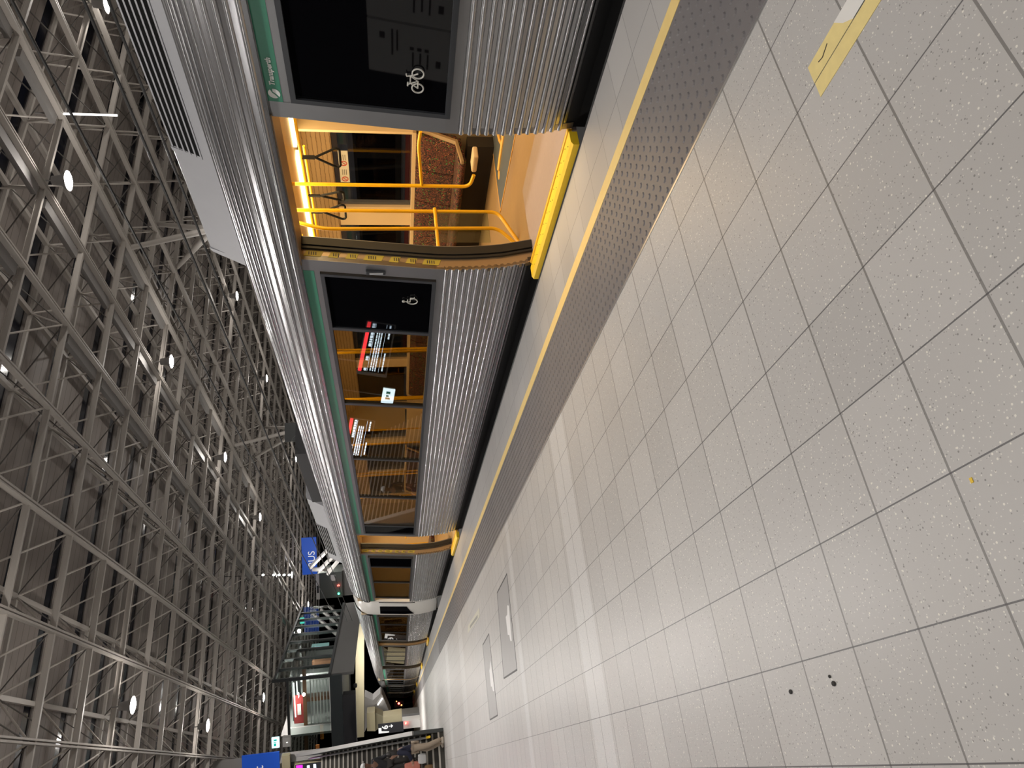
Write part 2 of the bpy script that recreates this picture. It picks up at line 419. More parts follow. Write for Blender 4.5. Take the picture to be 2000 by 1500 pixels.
i = MB().poly([p - plq.location for p in [gpt(918, 1222), gpt(918, 1228), gpt(933, 1207), gpt(933, 1200)]], (0, 0, 0.0022)).build('inset', mat('plaque_grey', (0.30, 0.29, 0.26), 0.5), plq)
wm = mat('mark_white2', (0.85, 0.84, 0.84), 0.5)
mark('floor_tape', 'short white tape mark beside the larger floor hatch', 'tape', [(991, 1182), (994, 1183), (1000, 1252), (997, 1252), (995, 1240), (992, 1240), (988, 1205), (991, 1200)], wm)
mark('floor_tape', 'short white tape mark beside the smaller, farther floor hatch', 'tape', [(958, 1290), (961, 1310), (966, 1350), (963, 1350), (961, 1341), (959, 1341), (956, 1310), (957, 1305)], wm)
dj = mat('hatch_joint', (0.07, 0.065, 0.065), 0.6)
def hatch(label, q):
    e = empty('floor_hatch', sum((gpt(*p) for p in q), Vector()) / 4, label=label, cat='hatch')
    b = MB()
    ps = [gpt(*p) - e.location for p in q]
    for a, c in zip(ps, ps[1:] + ps[:1]):
        b.bar(a + Vector((0, 0, .0008)), c + Vector((0, 0, .0008)), 0.02, 0.0018)
    b.build('frame', dj, e)
    MB().poly([p * 0.985 for p in ps], (0, 0, 0.0009)).build('cover', mat('hatch_cover', (0.37, 0.36, 0.355), 0.45, noise=0.05, nscale=10), e)
hatch('larger access cover in the paving with thin dark joints', [(971, 1158), (990, 1121), (1010, 1308), (984, 1325)])
hatch('narrow access cover farther along the paving with thin dark joints', [(943, 1260), (955, 1238), (972, 1397), (957, 1406)])
lit = mat('litter_dark', (0.03, 0.028, 0.026), 0.8)
for px, lb in (((1545, 1351), 'small dark scrap of litter on the paving, nearest the bottom edge'), ((1629, 1335), 'small dark scrap of litter on the paving, right one of a pair'), ((1621, 1321), 'tiny dark crumb beside a scrap of litter on the paving')):
    p = gpt(*px); o = MB().ball((0, 0, 0.002), 0.008 if 'crumb' not in lb else 0.005, 8, (1, 1.6, 0.4)).build('litter', lit); o.location = p; tag(o, lb, 'litter', 'litter on the paving')
p = gpt(1898, 938); o = MB().box((-.006, -.004, 0), (.006, .004, .002)).build('litter', yellow_step); o.location = p; tag(o, 'small yellow speck of litter on the paving', 'litter')

# ================================================================== TRAIN
N0 = 3.435; NC = 4.855; WID = 2 * (NC - N0)
PROF = [(0.0, 3.52), (0.10, 3.505), (0.25, 3.466), (0.5, 3.441), (0.75, 3.435), (0.88, 3.440), (1.81, 3.530), (1.95, 3.542)]
def nz(z):
    if z <= PROF[0][0]: return PROF[0][1]
    for (z0, n0), (z1, n1) in zip(PROF, PROF[1:]):
        if z <= z1: return n0 + (n1 - n0) * (z - z0) / (z1 - z0)
    return PROF[-1][1]
def rib_profile(z0, z1, pitch, depth, base=nz):
    """bead ribs standing on the side: list of (n, z)"""
    out = []; k = int(round((z1 - z0) / pitch)); pitch = (z1 - z0) / k
    for i in range(k):
        zz = z0 + i * pitch
        for fz, d in ((0.0, 0), (0.30, 0), (0.40, .55), (0.50, .9), (0.62, 1), (0.74, .9), (0.84, .55), (0.94, 0)):
            z = zz + fz * pitch; out.append((base(z) - depth * d, z))
    out.append((base(z1), z1)); return out
def sheet(prof, t0, t1, th=0.02):
    """extrude an open (n, z) profile along t into a thin shell; local axes x=n, y=t, z"""
    b = MB(); ring = list(prof) + [(n + th, z) for n, z in reversed(prof)]
    b.loft([[(n, t, z) for n, z in ring] for t in (t0, t1)])
    return b
def side_strip(t0, t1, z0, z1, out=0.0, th=0.02, k=1):
    zs = [z0 + (z1 - z0) * i / k for i in range(k + 1)]
    zs = sorted(set(zs + [z for z, _ in PROF if z0 < z < z1]))
    return sheet([(nz(z) - out, z) for z in zs], t0, t1, th)
A0, AW, AH = 3.542, 0.75, 0.59
def shoulder_pts():
    # arc from the cant rail up to the roof, with bead ribs along it
    K = 14; pts = []
    for i in range(K):
        for f, d in ((0.0, 0), (0.40, 0), (0.47, .7), (0.56, 1), (0.74, 1), (0.83, .7), (0.90, 0)):
            th = R(90) * (i + f) / K
            n = A0 + AW * (1 - math.cos(th)); z = 1.955 + AH * math.sin(th)
            nx, nzz = -math.cos(th) / AW, math.sin(th) / AH
            l = math.hypot(nx, nzz); pts.append((n + nx / l * 0.013 * d, z + nzz / l * 0.013 * d))
    pts.append((A0 + AW, 1.955 + AH)); return pts
SH = shoulder_pts()
WZ0, WZ1 = 0.858, 1.815          # window band
def icon_tubes(b, pls, t, z, s, out=0.004, r=0.012):
    """flat line drawing on the side of the train: u runs towards -t, v up"""
    for pl in pls:
        pts = [(nz(z + v * s) - out, t - u * s, z + v * s) for u, v in pl]
        b.tube(pts, r * s / 0.1 * 0.5, 6)
def circ(cu, cv, r, a0=0, a1=360, n=20):
    return [(cu + r * math.cos(R(a0 + (a1 - a0) * i / n)), cv + r * math.sin(R(a0 + (a1 - a0) * i / n))) for i in range(n + 1)]

def window_group(car, t0, t1, muls, dark, detail=True):
    fr = MB()
    g = 0.032
    sheets = [side_strip(t0, t1, WZ0, WZ0 + g, 0.012, 0.06), side_strip(t0, t1, WZ1 - g, WZ1, 0.012, 0.06),
              side_strip(t0, t0 + g, WZ0 + g, WZ1 - g, 0.012, 0.06), side_strip(t1 - g, t1, WZ0 + g, WZ1 - g, 0.012, 0.06)]
    for m_ in muls: sheets.append(side_strip(m_ - 0.022, m_ + 0.022, WZ0 + g, WZ1 - g, 0.010, 0.05))
    for s_ in sheets: fr.add(s_.v, s_.f)
    f = fr.build('window_frame', gasket, car)
    edges = [t0 + g] + [x for m_ in muls for x in (m_ - 0.022, m_ + 0.022)] + [t1 - g]
    for i in range(0, len(edges), 2):
        k = i // 2
        p = side_strip(edges[i], edges[i + 1], WZ0 + g, WZ1 - g, -0.004, 0.012 if k not in dark else 0.02).build('window_pane', blackglass if k in dark else pane_g, f)
        if k in dark: p['label'] = 'black opaque window pane'
    return f

def make_car(name, loc, ang, label, L0, L1, doors, groups, nose=None, detail=True, dark_units=()):
    car = empty(name, loc, -ang, label, 'train carriage', 'carriages of the silver train')
    # lower ribbed sides, split by the doors
    cuts = [L0] + [x for d in doors for x in (d[0], d[1])] + [L1]
    ribs = rib_profile(0.085, 0.80, 0.055, 0.014)
    for i in range(0, len(cuts), 2):
        a, c = cuts[i], cuts[i + 1]
        sheet(ribs, a, c, 0.03).build('side_panel', steel, car, smooth=True)
        side_strip(a, c, 0.80, WZ0, 0.003).build('belt_rail', steel_brushed, car)
        side_strip(a, c, -0.06, 0.085, -0.01, 0.04).build('skirt', under, car)
        ca, cc = a + (0.15 if i else 0), c - (0.12 if i + 2 < len(cuts) else 0.0)
        side_strip(ca, cc, 1.862, 1.950, 0.004, 0.02).build('livery_band', green, car)
        side_strip(a, c, WZ1, 1.862, 0.002, 0.03).build('window_rail', steel_brushed, car)
        if i + 2 < len(cuts):
            side_strip(cc, c, WZ0, 1.955, 0.004, 0.05, 6).build('door_pillar', steel_brushed, car)
        if i:
            side_strip(a, a + 0.15, WZ0, 1.955, 0.003, 0.05, 6).build('door_pillar', steel_brushed, car)
    # shoulder + roof, one shell over the carriage
    mir = [(2 * NC - n, z) for n, z in reversed(SH)]
    sheet(SH + [(NC, 2.585)] + mir, L0, L1, -0.03).build('roof', steel, car, smooth=True)
    b = MB(); b.box((A0 - .012, L0, 1.950), (A0 + .02, L1, 1.972)); b.build('gutter', steel_brushed, car)
    # far side and ends
    far = MB()
    fin = 2 * NC - 3.60
    far.box((fin, L0, -0.06), (fin + .16, L1, 0.90)); far.box((fin, L0, 1.83), (fin + .10, L1, 2.02))
    wt = L0 + 0.4
    win = []
    k = 0
    while wt < L1 - 1.4:
        win.append((wt, min(wt + 1.36, L1 - 0.3))); wt += 1.64
    # pillars follow the opposite windows seen through the first open door
    if detail: win = [(L0 + .3, 1.2), (1.4, 2.7), (2.9, 4.05), (4.25, 7.28), (7.64, 9.3), (9.6, 11.4), (11.7, 13.3), (13.6, 15.2), (15.5, 17.4), (17.7, 19.4)]
    prev = L0
    for a, c in win:
        far.box((fin, prev, 0.90), (fin + .12, a, 1.83)); prev = c
    far.box((fin, prev, 0.90), (fin + .12, L1, 1.83))
    far.build('far_wall', cream, car)
    for a, c in win:
        MB().box((fin + .04, a, 0.90), (fin + .055, c, 1.83)).build('far_window_pane', pane_far, car)
    b = MB(); b.box((3.60, L0, 0.0), (fin, L1, 0.03)); b.build('carriage_floor', tanf, car)
    b = MB(); b.box((3.70, L0, 2.14), (fin, L1, 2.17)); b.build('ceiling_panel', cream, car)
    for e in (L0, L1 - 0.06):
        MB().box((3.56, e, -0.05), (fin, e + 0.06, 2.3)).build('end_wall', cream, car)
    # cove panels
    b = MB(); b.poly([(fin, L0, 1.83), (fin, L0, 1.95), (fin - .26, L0, 2.14), (fin - .30, L0, 2.14), (fin - .03, L0, 1.83)], (0, L1 - L0, 0)); b.build('cove_panel', cove_m, car)
    b = MB(); b.poly([(3.62, L0, 1.97), (3.70, L0, 2.14), (3.86, L0, 2.14), (3.66, L0, 1.95)], (0, L1 - L0, 0)); b.build('cove_panel', cream, car)
    # light strips
    for n_ in (4.22, 5.46):
        t = L0 + 0.5
        while t < L1 - 2.2:
            MB().box((n_ - .055, t, 2.105), (n_ + .055, t + 1.9, 2.138)).build('light_strip', int_e, car); t += 2.05
    # doors
    for di, (d0, d1) in enumerate(doors):
        near = detail and di == 0
        # far jamb reveal with rubber edge and warning sticker
        zs = [0.03 + i * (1.92 / 14) for i in range(15)]
        b = MB(); b.loft([[(nz(z), d1, z), (nz(z), d1 + .05, z), (nz(z) + .225, d1 + .05, z), (nz(z) + .225, d1, z)] for z in zs])
        b.build('door_jamb', mat('jamb_warm_lit', (0.40, 0.30, 0.19), 0.35, 0.7) if detail or (di == 0 and L0 > 1) else mat('jamb_unlit', (0.04, 0.035, 0.03), 0.5), car, smooth=True)  # stainless jamb: warm interior glow put into colour, dark copy where unlit
        b = MB(); b.loft([[(nz(z) + .13, d1 - .03, z), (nz(z) + .13, d1, z), (nz(z) + .205, d1, z), (nz(z) + .205, d1 - .03, z)] for z in zs]); b.build('door_seal', rubber, car)
        b = MB(); b.loft([[(nz(z) + .10, d1 - .022, z), (nz(z) + .10, d1, z), (nz(z) + .12, d1, z), (nz(z) + .12, d1 - .022, z)] for z in zs]); b.build('door_seal', rubber, car)
        b = MB(); b.loft([[(nz(z) + .205, d1 - .008, z), (nz(z) + .205, d1, z), (nz(z) + .226, d1, z), (nz(z) + .226, d1 - .008, z)] for z in zs]); b.build('door_leaf_edge', steel_brushed, car)
        # near jamb (faces away from the camera) and the header reveal
        b = MB(); b.loft([[(nz(z), d0 - .05, z), (nz(z), d0, z), (nz(z) + .25, d0, z), (nz(z) + .25, d0 - .05, z)] for z in zs]); b.build('door_jamb', steel_brushed, car)
        MB().box((A0 - .02, d0 - .02, 1.945), (A0 + .24, d1 + .06, 1.985)).build('door_header', mat('header_warm_lit', (0.30, 0.22, 0.14), 0.4, 0.6), car)  # warm interior glow on the header underside put into its colour
        b = MB(); b.box((A0 - .03, d0 - .1, 1.955), (A0 + .03, d1 + .1, 2.02)); b.build('header_rail', steel_brushed, car, bevel=0.01)
        # step
        s_ = MB(); s_.poly([(3.36, d0 - .01, 0.005), (3.36, d0 - .01, 0.045), (3.385, d0 - .01, 0.06), (3.475, d0 - .01, 0.06), (3.475, d0 - .01, 0.005)], (0, d1 - d0 + .05, 0)); st = s_.build('door_step', yellow_step, car)
        MB().box((3.485, d0, 0.01), (3.52, d1, 0.068)).build('step_nosing', yellow, car, bevel=0.012)
        MB().box((3.475, d0, 0.0), (3.60, d1, 0.035)).build('sill_plate', greyfl, car)
        if near:
            for q in range(22):
                MB().ball((3.43 + (.022 if q % 2 else -.022), d0 + .06 + q * .066, 0.0605), 0.004, 6).build('screw', darkp, st)
        if detail:
            # warning stickers: yellow parallelograms with dark print
            zt = 1.93
            n_a = lambda z: nz(z) + .035
            n_b = lambda z: nz(z) + .090
            for ln in (0.16, 0.10, 0.11, 0.17, 0.10, 0.10, 0.16):
                b = MB(); b.poly([(n_a(zt), d1 - .003, zt), (n_b(zt - .025), d1 - .003, zt - .025), (n_b(zt - ln), d1 - .003, zt - ln), (n_a(zt - ln + .025), d1 - .003, zt - ln + .025)], (0, .003, 0))
                st_ = b.build('warning_sticker', stick_yel, car)
                pr = MB()
                for q in range(3 if ln < .13 else 4):
                    zz = zt - .045 - q * .018
                    pr.box((nz(zz) + .048, d1 - .0045, zz - .004), (nz(zz) + .078, d1 - .003, zz + .004))
                pr.build('sticker_print', darkp, st_)
                zt -= ln + .035
    # windows
    for (a, c, muls, dark) in groups: window_group(car, a, c, muls, dark)
    return car

car1 = make_car('train_carriage', (0, 0, 0), ANG, 'nearest ribbed silver carriage with open lit door and green band', -3.0, 21.0,
                [(3.375, 4.862), (13.66, 15.18)],
                [(-2.6, 3.25, [0.2], (0, 1)), (5.04, 13.5, [5.93, 7.63, 9.46, 11.22, 12.94], (0, 5)), (15.52, 20.5, [16.47, 18.29], (0,))])

# ---- extras on the near carriage
def side_m(t, z, out):
    """matrix placing text on the side: text x -> -t, text y -> up"""
    nn = nz(z) - out
    tilt = math.atan2(nz(z + .05) - nz(z - .05), 0.1)
    Mx = Matrix(((0, math.sin(tilt), -math.cos(tilt), nn), (-1, 0, 0, t), (0, math.cos(tilt), math.sin(tilt), z), (0, 0, 0, 1)))
    return Mx
text_mesh('lettering', 'Transperth', 0.043, mat('logo_white', (0.85, 0.88, 0.85), 0.5), car1, side_m(3.135, 1.893, 0.006), shear=0.18, extrude=0.001, bold=0.0012)
# leaf-like swirl emblem
b = MB(); cu, cz, rr = 3.195, 1.907, 0.034
def disc(b, t, z, pts, out=0.006):
    b.poly([(nz(z + v) - out, t - u, z + v) for u, v in pts], (0.002, 0, 0))
o1 = [(rr * math.cos(R(a)), rr * math.sin(R(a))) for a in range(35, 216, 15)] + [(-.006, -.004), (.006, .010)]
o2 = [(rr * 1.05 * math.cos(R(a)) , rr * 1.05 * math.sin(R(a)) ) for a in range(235, 381, 15)] + [(.014, .006), (.0, -.012)]
disc(b, cu, cz, o1); disc(b, cu, cz, o2); b.build('emblem', MATS['logo_white'], car1)
# bicycle on the black pane
b = MB(); r_ = []
icon_tubes(b, [circ(-.62, 0, .40), circ(.62, 0, .40), [(-.62, 0), (-.25, .52), (.38, .52), (.62, 0)], [(-.25, .52), (-.02, -.02), (.38, .52)], [(-.62, 0), (-.02, -.02)],
               [(-.25, .52), (-.34, .68)], [(-.5, .70), (-.18, .70)], [(.38, .52), (.33, .78), (.52, .82)]], 2.985, 1.062, 0.083, 0.012, 0.0115)
bi = b.build('bicycle_symbol', whitep, car1)
b = MB()
icon_tubes(b, [circ(0.05, -.15, .52, 120, 380), [(-.12, .28), (-.1, .02), (.38, .02), (.55, -.42), (.72, -.36)], [(-.1, .5), (-.12, .28)], [(-.1, .28), (.25, .26)]], 5.36, 1.07, 0.09, 0.012, 0.0115)
icon_tubes(b, [circ(-.1, .66, .07)], 5.36, 1.07, 0.09, 0.012, 0.018)
b.build('wheelchair_symbol', whitep, car1)
# door release panel on the far pillar
b = MB(); zz = 1.36; b.box((nz(zz) - .022, 4.935, 1.28), (nz(zz) + .01, 4.985, 1.44)); dr = b.build('door_indicator', gasket, car1, bevel=.006)
MB().box((nz(zz) - .027, 4.95, 1.30), (nz(zz) - .02, 4.972, 1.41)).build('indicator_lens', mat('lens_grey', (0.45, 0.46, 0.48), 0.2), dr)
# roof units
def roof_unit(car, t0, t1, louvre, label_):
    e = empty('air_conditioner', (0, 0, 0)); e.parent = car
    prof = [(4.10, 2.47), (4.13, 2.56), (4.30, 2.875), (4.36, 2.90), (2 * NC - 4.36, 2.90), (2 * NC - 4.30, 2.875), (2 * NC - 4.13, 2.56), (2 * NC - 4.10, 2.47)]
    b = MB(); b.poly([(n, t0, z) for n, z in prof], (0, t1 - t0, 0)); b.build('casing', acpaint, e)
    la, lb = louvre
    s0, s1 = Vector((4.1786, 0, 2.65)), Vector((4.2973, 0, 2.87))
    nrm = Vector((-(s1.z - s0.z), 0, s1.x - s0.x)).normalized()
    b = MB(); b.loft([[s0 + nrm * .0015 + Vector((0, t, 0)), s0 - nrm * .01 + Vector((0, t, 0)), s1 - nrm * .01 + Vector((0, t, 0)), s1 + nrm * .002 + Vector((0, t, 0))] for t in (la, lb)]); b.build('louvre_opening', acdark, e)
    for k in range(6):
        c = s0.lerp(s1, k / 5.0); d = (s1 - s0).normalized() * .0075
        b = MB(); b.loft([[c - d + nrm * .005 + Vector((0, t, 0)), c - d - nrm * .004 + Vector((0, t, 0)), c + d - nrm * .004 + Vector((0, t, 0)), c + d + nrm * .005 + Vector((0, t, 0))] for t in (la - .02, lb + .02)]); b.build('louvre_slat', acpaint, e)
    for t in (la - .03, lb + .03, (t0 + lb) / 2 if lb < t0 else t1 - .05):
        b = MB(); b.loft([[Vector((4.105, t + q, 2.475)), Vector((4.125, t + q, 2.475)), Vector((4.315, t + q, 2.885)), Vector((4.293, t + q, 2.885))] for q in (-.018, .018)]); b.build('casing_rib', acpaint, e)
    for t in ([t0 + .3 + q * .75 for q in range(int((t1 - t0 - .3) / .75))]):
        b = MB(); b.tube([(4.118, t - .02, 2.535), (4.085, t - .02, 2.535), (4.085, t + .02, 2.535), (4.118, t + .02, 2.535)], .006, 6); b.build('latch', gasket, e)
    return e
roof_unit(car1, -1.5, 5.78, (1.0, 4.42), None)
roof_unit(car1, 13.6, 18.6, (15.4, 18.0), None)
MB().box((4.13, 10.75, 2.5), (2 * NC - 4.13, 13.3, 2.74)).build('roof_equipment_box', mat('equipment_dark', (0.035, 0.035, 0.036), 0.7), car1)
# white driving-cab fronts between the two halves of the train
def nose(car, t0, sgn):
    """moulded cab front: rings of the body section shrinking along t"""
    ring0 = [(nz(z), z) for z in (0.0, 0.25, 0.5, 0.83, 1.3, 1.815, 1.95)]
    ring0 += [(A0 + AW * (1 - math.cos(R(a))), 1.955 + AH * math.sin(R(a))) for a in (15, 35, 55, 75, 90)] + [(NC, 2.585)]
    ring0 = ring0 + [(2 * NC - n, z) for n, z in reversed(ring0[:-1])]
    b = MB(); rings = []
    for q, s_, dz in ((0, 1.005, .0), (.18, 1.0, 0), (.42, .968, -.02), (.66, .90, -.07), (.82, .80, -.14)):
        rings.append([(NC + (n - NC) * s_, t0 + sgn * q, 0.05 + (z - .05) * (1 + dz * .35)) for n, z in ring0])
    b.loft(rings); b.build('cab_front', white_gel, car, smooth=True)
    # dark side glazing, following the moulding
    b = MB(); g2 = []
    for q, s_ in ((.20, 1.003), (.42, .974), (.64, .912)):
        zb = 0.70 + (q - .2) * .5
        g2.append([(NC + (nz(z) - NC) * s_ - .012, t0 + sgn * q, z) for z in (zb, 1.0, 1.3, 1.55, 1.72)])
    b.loft([g + [(n + .02, t, z) for n, t, z in reversed(g)] for g in g2]); b.build('cab_side_window', blackglass, car)
    b = MB(); b.loft([[(NC + (nz(z) - NC) * .80 + .25 * k, t0 + sgn * .835, z) for k in (0, 1)] + [(2 * NC - (NC + (nz(z) - NC) * .80 + .25 * k), t0 + sgn * .835, z) for k in (1, 0)] for z in (1.0, 1.9)])
    b.build('windscreen', blackglass, car)
nose(car1, 21.0, 1)
# second half of the train
org = TN(21.3, 0)
ANG2 = R(2.23 - 1.3)
def org2(t_join, n_join=N0): return None
# keep the side line continuous: the new carriage frame shares the joint point (t=21.3, n=N0)
J = TN(22.0, N0)
T2 = Vector((math.sin(ANG2), math.cos(ANG2), 0)); N2 = Vector((math.cos(ANG2), -math.sin(ANG2), 0))
car2 = make_car('train_carriage', J - N2 * N0, ANG2, 'second silver carriage, beyond the white cab fronts', 1.25, 22.0,
                [(7.0, 8.3), (15.3, 16.7)],
                [(1.6, 6.7, [3.2, 4.9], ()), (8.5, 15.0, [10.2, 11.6, 13.3], (2,)), (17.0, 21.6, [18.5, 20.1], ())], detail=False)
nose(car2, 1.25, -1)
J3 = J + T2 * 22.5
ANG3 = R(2.23)
N3 = Vector((math.cos(ANG3), -math.sin(ANG3), 0))
car3 = make_car('train_carriage', J3 - N2 * N0 + (N2 - N3) * N0, ANG3, 'farthest silver carriage, last before the red signal', 0.1, 20.0,
                [(4.2, 5.6), (12.0, 13.4)],
                [(0.4, 3.9, [2.1], ()), (5.9, 11.7, [7.8, 9.7], ()), (13.7, 19.6, [15.6, 17.6], ())], detail=False)

# ---- interior of the near carriage
fin = 2 * NC - 3.60
b = MB(); b.box((3.60, 3.375, 0.03), (4.32, 4.9, 0.034)); b.build('vestibule_floor', greyfl, car1)
b = MB(); b.poly([(4.96, 4.85, .031), (4.96, 5.96, .031), (6.02, 5.96, .031), (6.02, 4.85, .031)], (0, 0, .004)); fs = b.build('floor_sign', bluegrey, car1)
b = MB(); b.box((4.955, 4.85, .031), (4.972, 5.97, .0365)); b.box((4.955, 5.955, .031), (6.02, 5.975, .0365)); b.build('sign_border', floor_yel, fs)
b = MB()
def fl_tube(pl, r=.022): b.tube([(n_, t_, .034) for t_, n_ in pl], r, 6)
fl_tube([(5.75, 5.35), (5.62, 5.38), (5.35, 5.40), (5.1, 5.42)], .025); fl_tube([(5.35, 5.40), (5.33, 5.65), (5.05, 5.7)], .025)
fl_tube([(5.28 + .25 * math.cos(R(a)), 5.62 + .25 * math.sin(R(a))) for a in range(-60, 200, 20)], .025); b.ball((5.33, 5.80, .034), .06, 10, (1, 1, .08))
b.build('sign_symbol', floor_yel, fs)
def bench(t0, t1, n_back=5.98, label=None):
    e = empty('bench_seat'); e.parent = car1
    k = max(1, round((t1 - t0) / .5)); w = (t1 - t0) / k
    for i in range(k):
        a, c = t0 + i * w + .004, t0 + (i + 1) * w - .004
        b = MB(); b.poly([(n_back - .05, a, .40), (n_back - .40, a, .36), (n_back - .46, a, .39), (n_back - .46, a, .43), (n_back - .40, a, .455), (n_back - .08, a, .45)], (0, c - a, 0)); b.build('cushion', seat_m, e, bevel=.02)
        b = MB(); b.poly([(n_back - .14, a, .44), (n_back - .03, a, .44), (n_back + .06, a, .88), (n_back - .02, a, .89), (n_back - .07, a, .80)], (0, c - a, 0)); b.build('backrest', seat_m, e, bevel=.02)
    MB().box((n_back - .02, t0, .885), (n_back + .12, t1, .925)).build('top_rail', cream, e)
    b = MB(); b.bar((n_back + .03, t0 - .02, .88), (n_back - .16, t0 - .02, .46), .03, .05, (0, 1, 0)); b.bar((n_back - .14, t0 - .02, .46), (n_back - .46, t0 - .02, .41), .03, .045, (0, 1, 0)); b.build('end_frame', mat('end_frame_tan', (0.32, 0.22, 0.12), 0.5), e)
    MB().box((n_back - .2, t0, .03), (n_back - .05, t1, .33)).build('seat_base', mat('base_shadow', (0.02, 0.015, 0.012), 0.7), e)  # near-black box stands in for the shadow beneath the seats
bench(5.86, 9.1)
bench(9.9, 12.6)
bench(15.6, 18.6)
# seats with their backs to the near windows
def row_seat(t0, t1):
    e = empty('bench_seat'); e.parent = car1
    MB().box((3.66, t0, .44), (3.76, t1, .80)).build('backrest', seat_m, e, bevel=.03)
    MB().box((3.68, t0, .36), (4.10, t1, .45)).build('cushion', seat_m, e, bevel=.03)
    MB().box((3.66, t0, .03), (3.80, t1, .36)).build('seat_base', rubber, e)
row_seat(5.7, 9.2); row_seat(9.9, 12.6); row_seat(15.7, 18.6)
# poles
def pole(pts, r=.017, lab=None): return MB().tube(arc3(pts, .08), r, 10).build('grab_pole', yellow, car1, smooth=True)
pole([(4.8, 5.40, 2.14), (4.8, 5.40, .43), (4.82, 5.26, .40)])
pole([(4.8, 4.70, .93), (4.8, 4.86, .945), (4.8, 5.40, .90)], .015)
pole([(4.42, 5.32, 2.14), (4.42, 5.32, .20), (4.06, 5.32, .03)])
pole([(4.30, 5.30, 2.14), (4.24, 5.30, 1.98), (4.19, 5.30, 1.80), (4.21, 5.30, .22), (4.02, 5.30, .06)])
pole([(4.44, 5.30, .80), (3.80, 5.30, .79)], .016)
MB().box((4.06, 5.31, .30), (4.40, 5.325, .78)).build('draught_screen', rail_g, car1)
MB().box((4.86, 5.06, .37), (5.00, 5.27, .42)).build('arm_rest', cream, car1, bevel=.015)
for t in (8.1, 9.55, 11.3, 12.75, 15.4, 17.0, 18.4):
    pole([(4.45, t, 2.14), (4.45, t, .03)]); pole([(5.35, t + .1, 2.14), (5.35, t + .1, .43), (5.6, t + .1, .42)])
for n_ in (3.98, 4.25): pole([(n_, 15.42, 2.14), (n_, 15.42, .12)])
pole([(3.85, 15.42, 1.0), (4.4, 15.42, 1.0)], .015)
pole([(4.85, 3.2, 2.0), (4.85, 9.0, 2.0)], .013); pole([(4.20, 5.4, 2.02), (4.20, 13.3, 2.02)], .013); pole([(5.28, 5.4, 2.02), (5.28, 13.3, 2.02)], .013)
# inner partitions either side of the doors, seen through the windows
for t in (5.45, 13.3):
    MB().box((3.62, t, .03), (4.02, t + .03, 2.1)).build('partition', cream, car1); MB().box((5.55, t, .95), (fin, t + .03, 2.1)).build('partition', cream, car1)
# sticker row with red no-symbols on the far wall
b = MB(); b.box((fin - .012, 6.30, 1.655), (fin - .006, 6.82, 1.765)); sg = b.build('wall_sticker', whitep, car1)
b = MB()
for t in (6.50, 6.76):
    b.tube([(fin - .014, t + .035 * math.cos(R(a)), 1.71 + .035 * math.sin(R(a))) for a in range(0, 361, 20)], .005, 6); b.tube([(fin - .014, t - .025, 1.735), (fin - .014, t + .025, 1.685)], .004, 6)
b.build('no_symbol', redp, sg)
b = MB()
for t in (6.36, 6.60):
    for k in range(3): b.box((fin - .0135, t, 1.685 + k * .022), (fin - .012, t + .09, 1.691 + k * .022))
b.build('sticker_print', darkp, sg)
MB().box((fin - .010, 5.2, 1.72), (fin - .004, 5.9, 1.85)).build('route_map', mat('route_map_paper', (0.55, 0.50, 0.42), 0.5), car1)
# hanging straps: each swings on its own
def strap(t, n_, z, ang, label):
    e = empty('hanging_strap', TN(t, n_, z), -ANG, label, 'hanging strap', 'straps hanging from the carriage ceiling')
    b = MB(); b.box((-.008, -.018, -.12), (.008, .018, 0)); b.build('webbing', black, e)
    pts = [(0, 0, -.12), (0, -.095, -.315), (0, -.08, -.345), (0, .08, -.345), (0, .095, -.315), (0, 0, -.12)]
    MB().tube(arc3(pts, .03), .0115, 8).build('handle', black, e, smooth=True)
    e.rotation_euler = (0, 0, -ANG + ang); return e
strap(5.10, 4.85, 2.0, R(20), 'black triangular strap hanging nearest the route map')
strap(5.62, 4.85, 2.0, R(-15), 'black triangular strap hanging beside the yellow pole with a side bar')
strap(5.86, 4.85, 2.0, R(10), 'black triangular strap hanging just beyond the pole with a side bar')
strap(6.45, 4.85, 2.0, R(-5), 'black triangular strap hanging farthest from the camera, near the door jamb')
# a neighbour carriage seen through the far windows
nb = empty('train_carriage', TN(0, 0), -ANG, 'dark train at the opposite platform, seen through the open door', 'train carriage')
MB().box((9.6, -3, 0.0), (12.2, 18, 2.5)).build('body', mat('other_train_dark', (0.10, 0.085, 0.08), 0.4), nb)
MB().box((9.585, -2.5, 0.9), (9.6, 17.5, 1.75)).build('window_band', blackglass, nb)
MB().box((9.583, -2.5, 0.55), (9.6, 17.5, 0.82)).build('stripe', mat('other_train_red', (0.32, 0.03, 0.02), 0.4), nb)
# warm light inside the carriages (their ceiling strips)
def area(name, loc, sx, sy, power, col, rot=(0, 0, 0), spread=None):
    l = bpy.data.lights.new(name, 'AREA'); l.shape = 'RECTANGLE'; l.size = sx; l.size_y = sy; l.energy = power; l.color = col
    o = bpy.data.objects.new(name, l); COL.objects.link(o); o.location = loc; o.rotation_euler = rot; return o
WARM = (1.0, 0.70, 0.36)
for t in (1.2, 3.6, 5.8, 8.4, 11.0, 13.8, 16.5, 19):
    area('carriage_light', TN(t, 4.85, 2.09), 1.3, 1.6, 40 if t < 7 else 34, WARM, (0, 0, -ANG))
for t in (3, 8, 13, 19):
    area('carriage_light', J + T2 * t + N2 * 1.42 + Vector((0, 0, 2.09)), 1.2, 3.5, 22 if t < 10 else 9, (1.0, 0.68, 0.34), (0, 0, -ANG2))
for t in (3, 9, 16):
    area('carriage_light', J3 + T * t + N * 1.42 + Vector((0, 0, 2.09)), 1.2, 4.5, 9, (1.0, 0.78, 0.5), (0, 0, -ANG3))

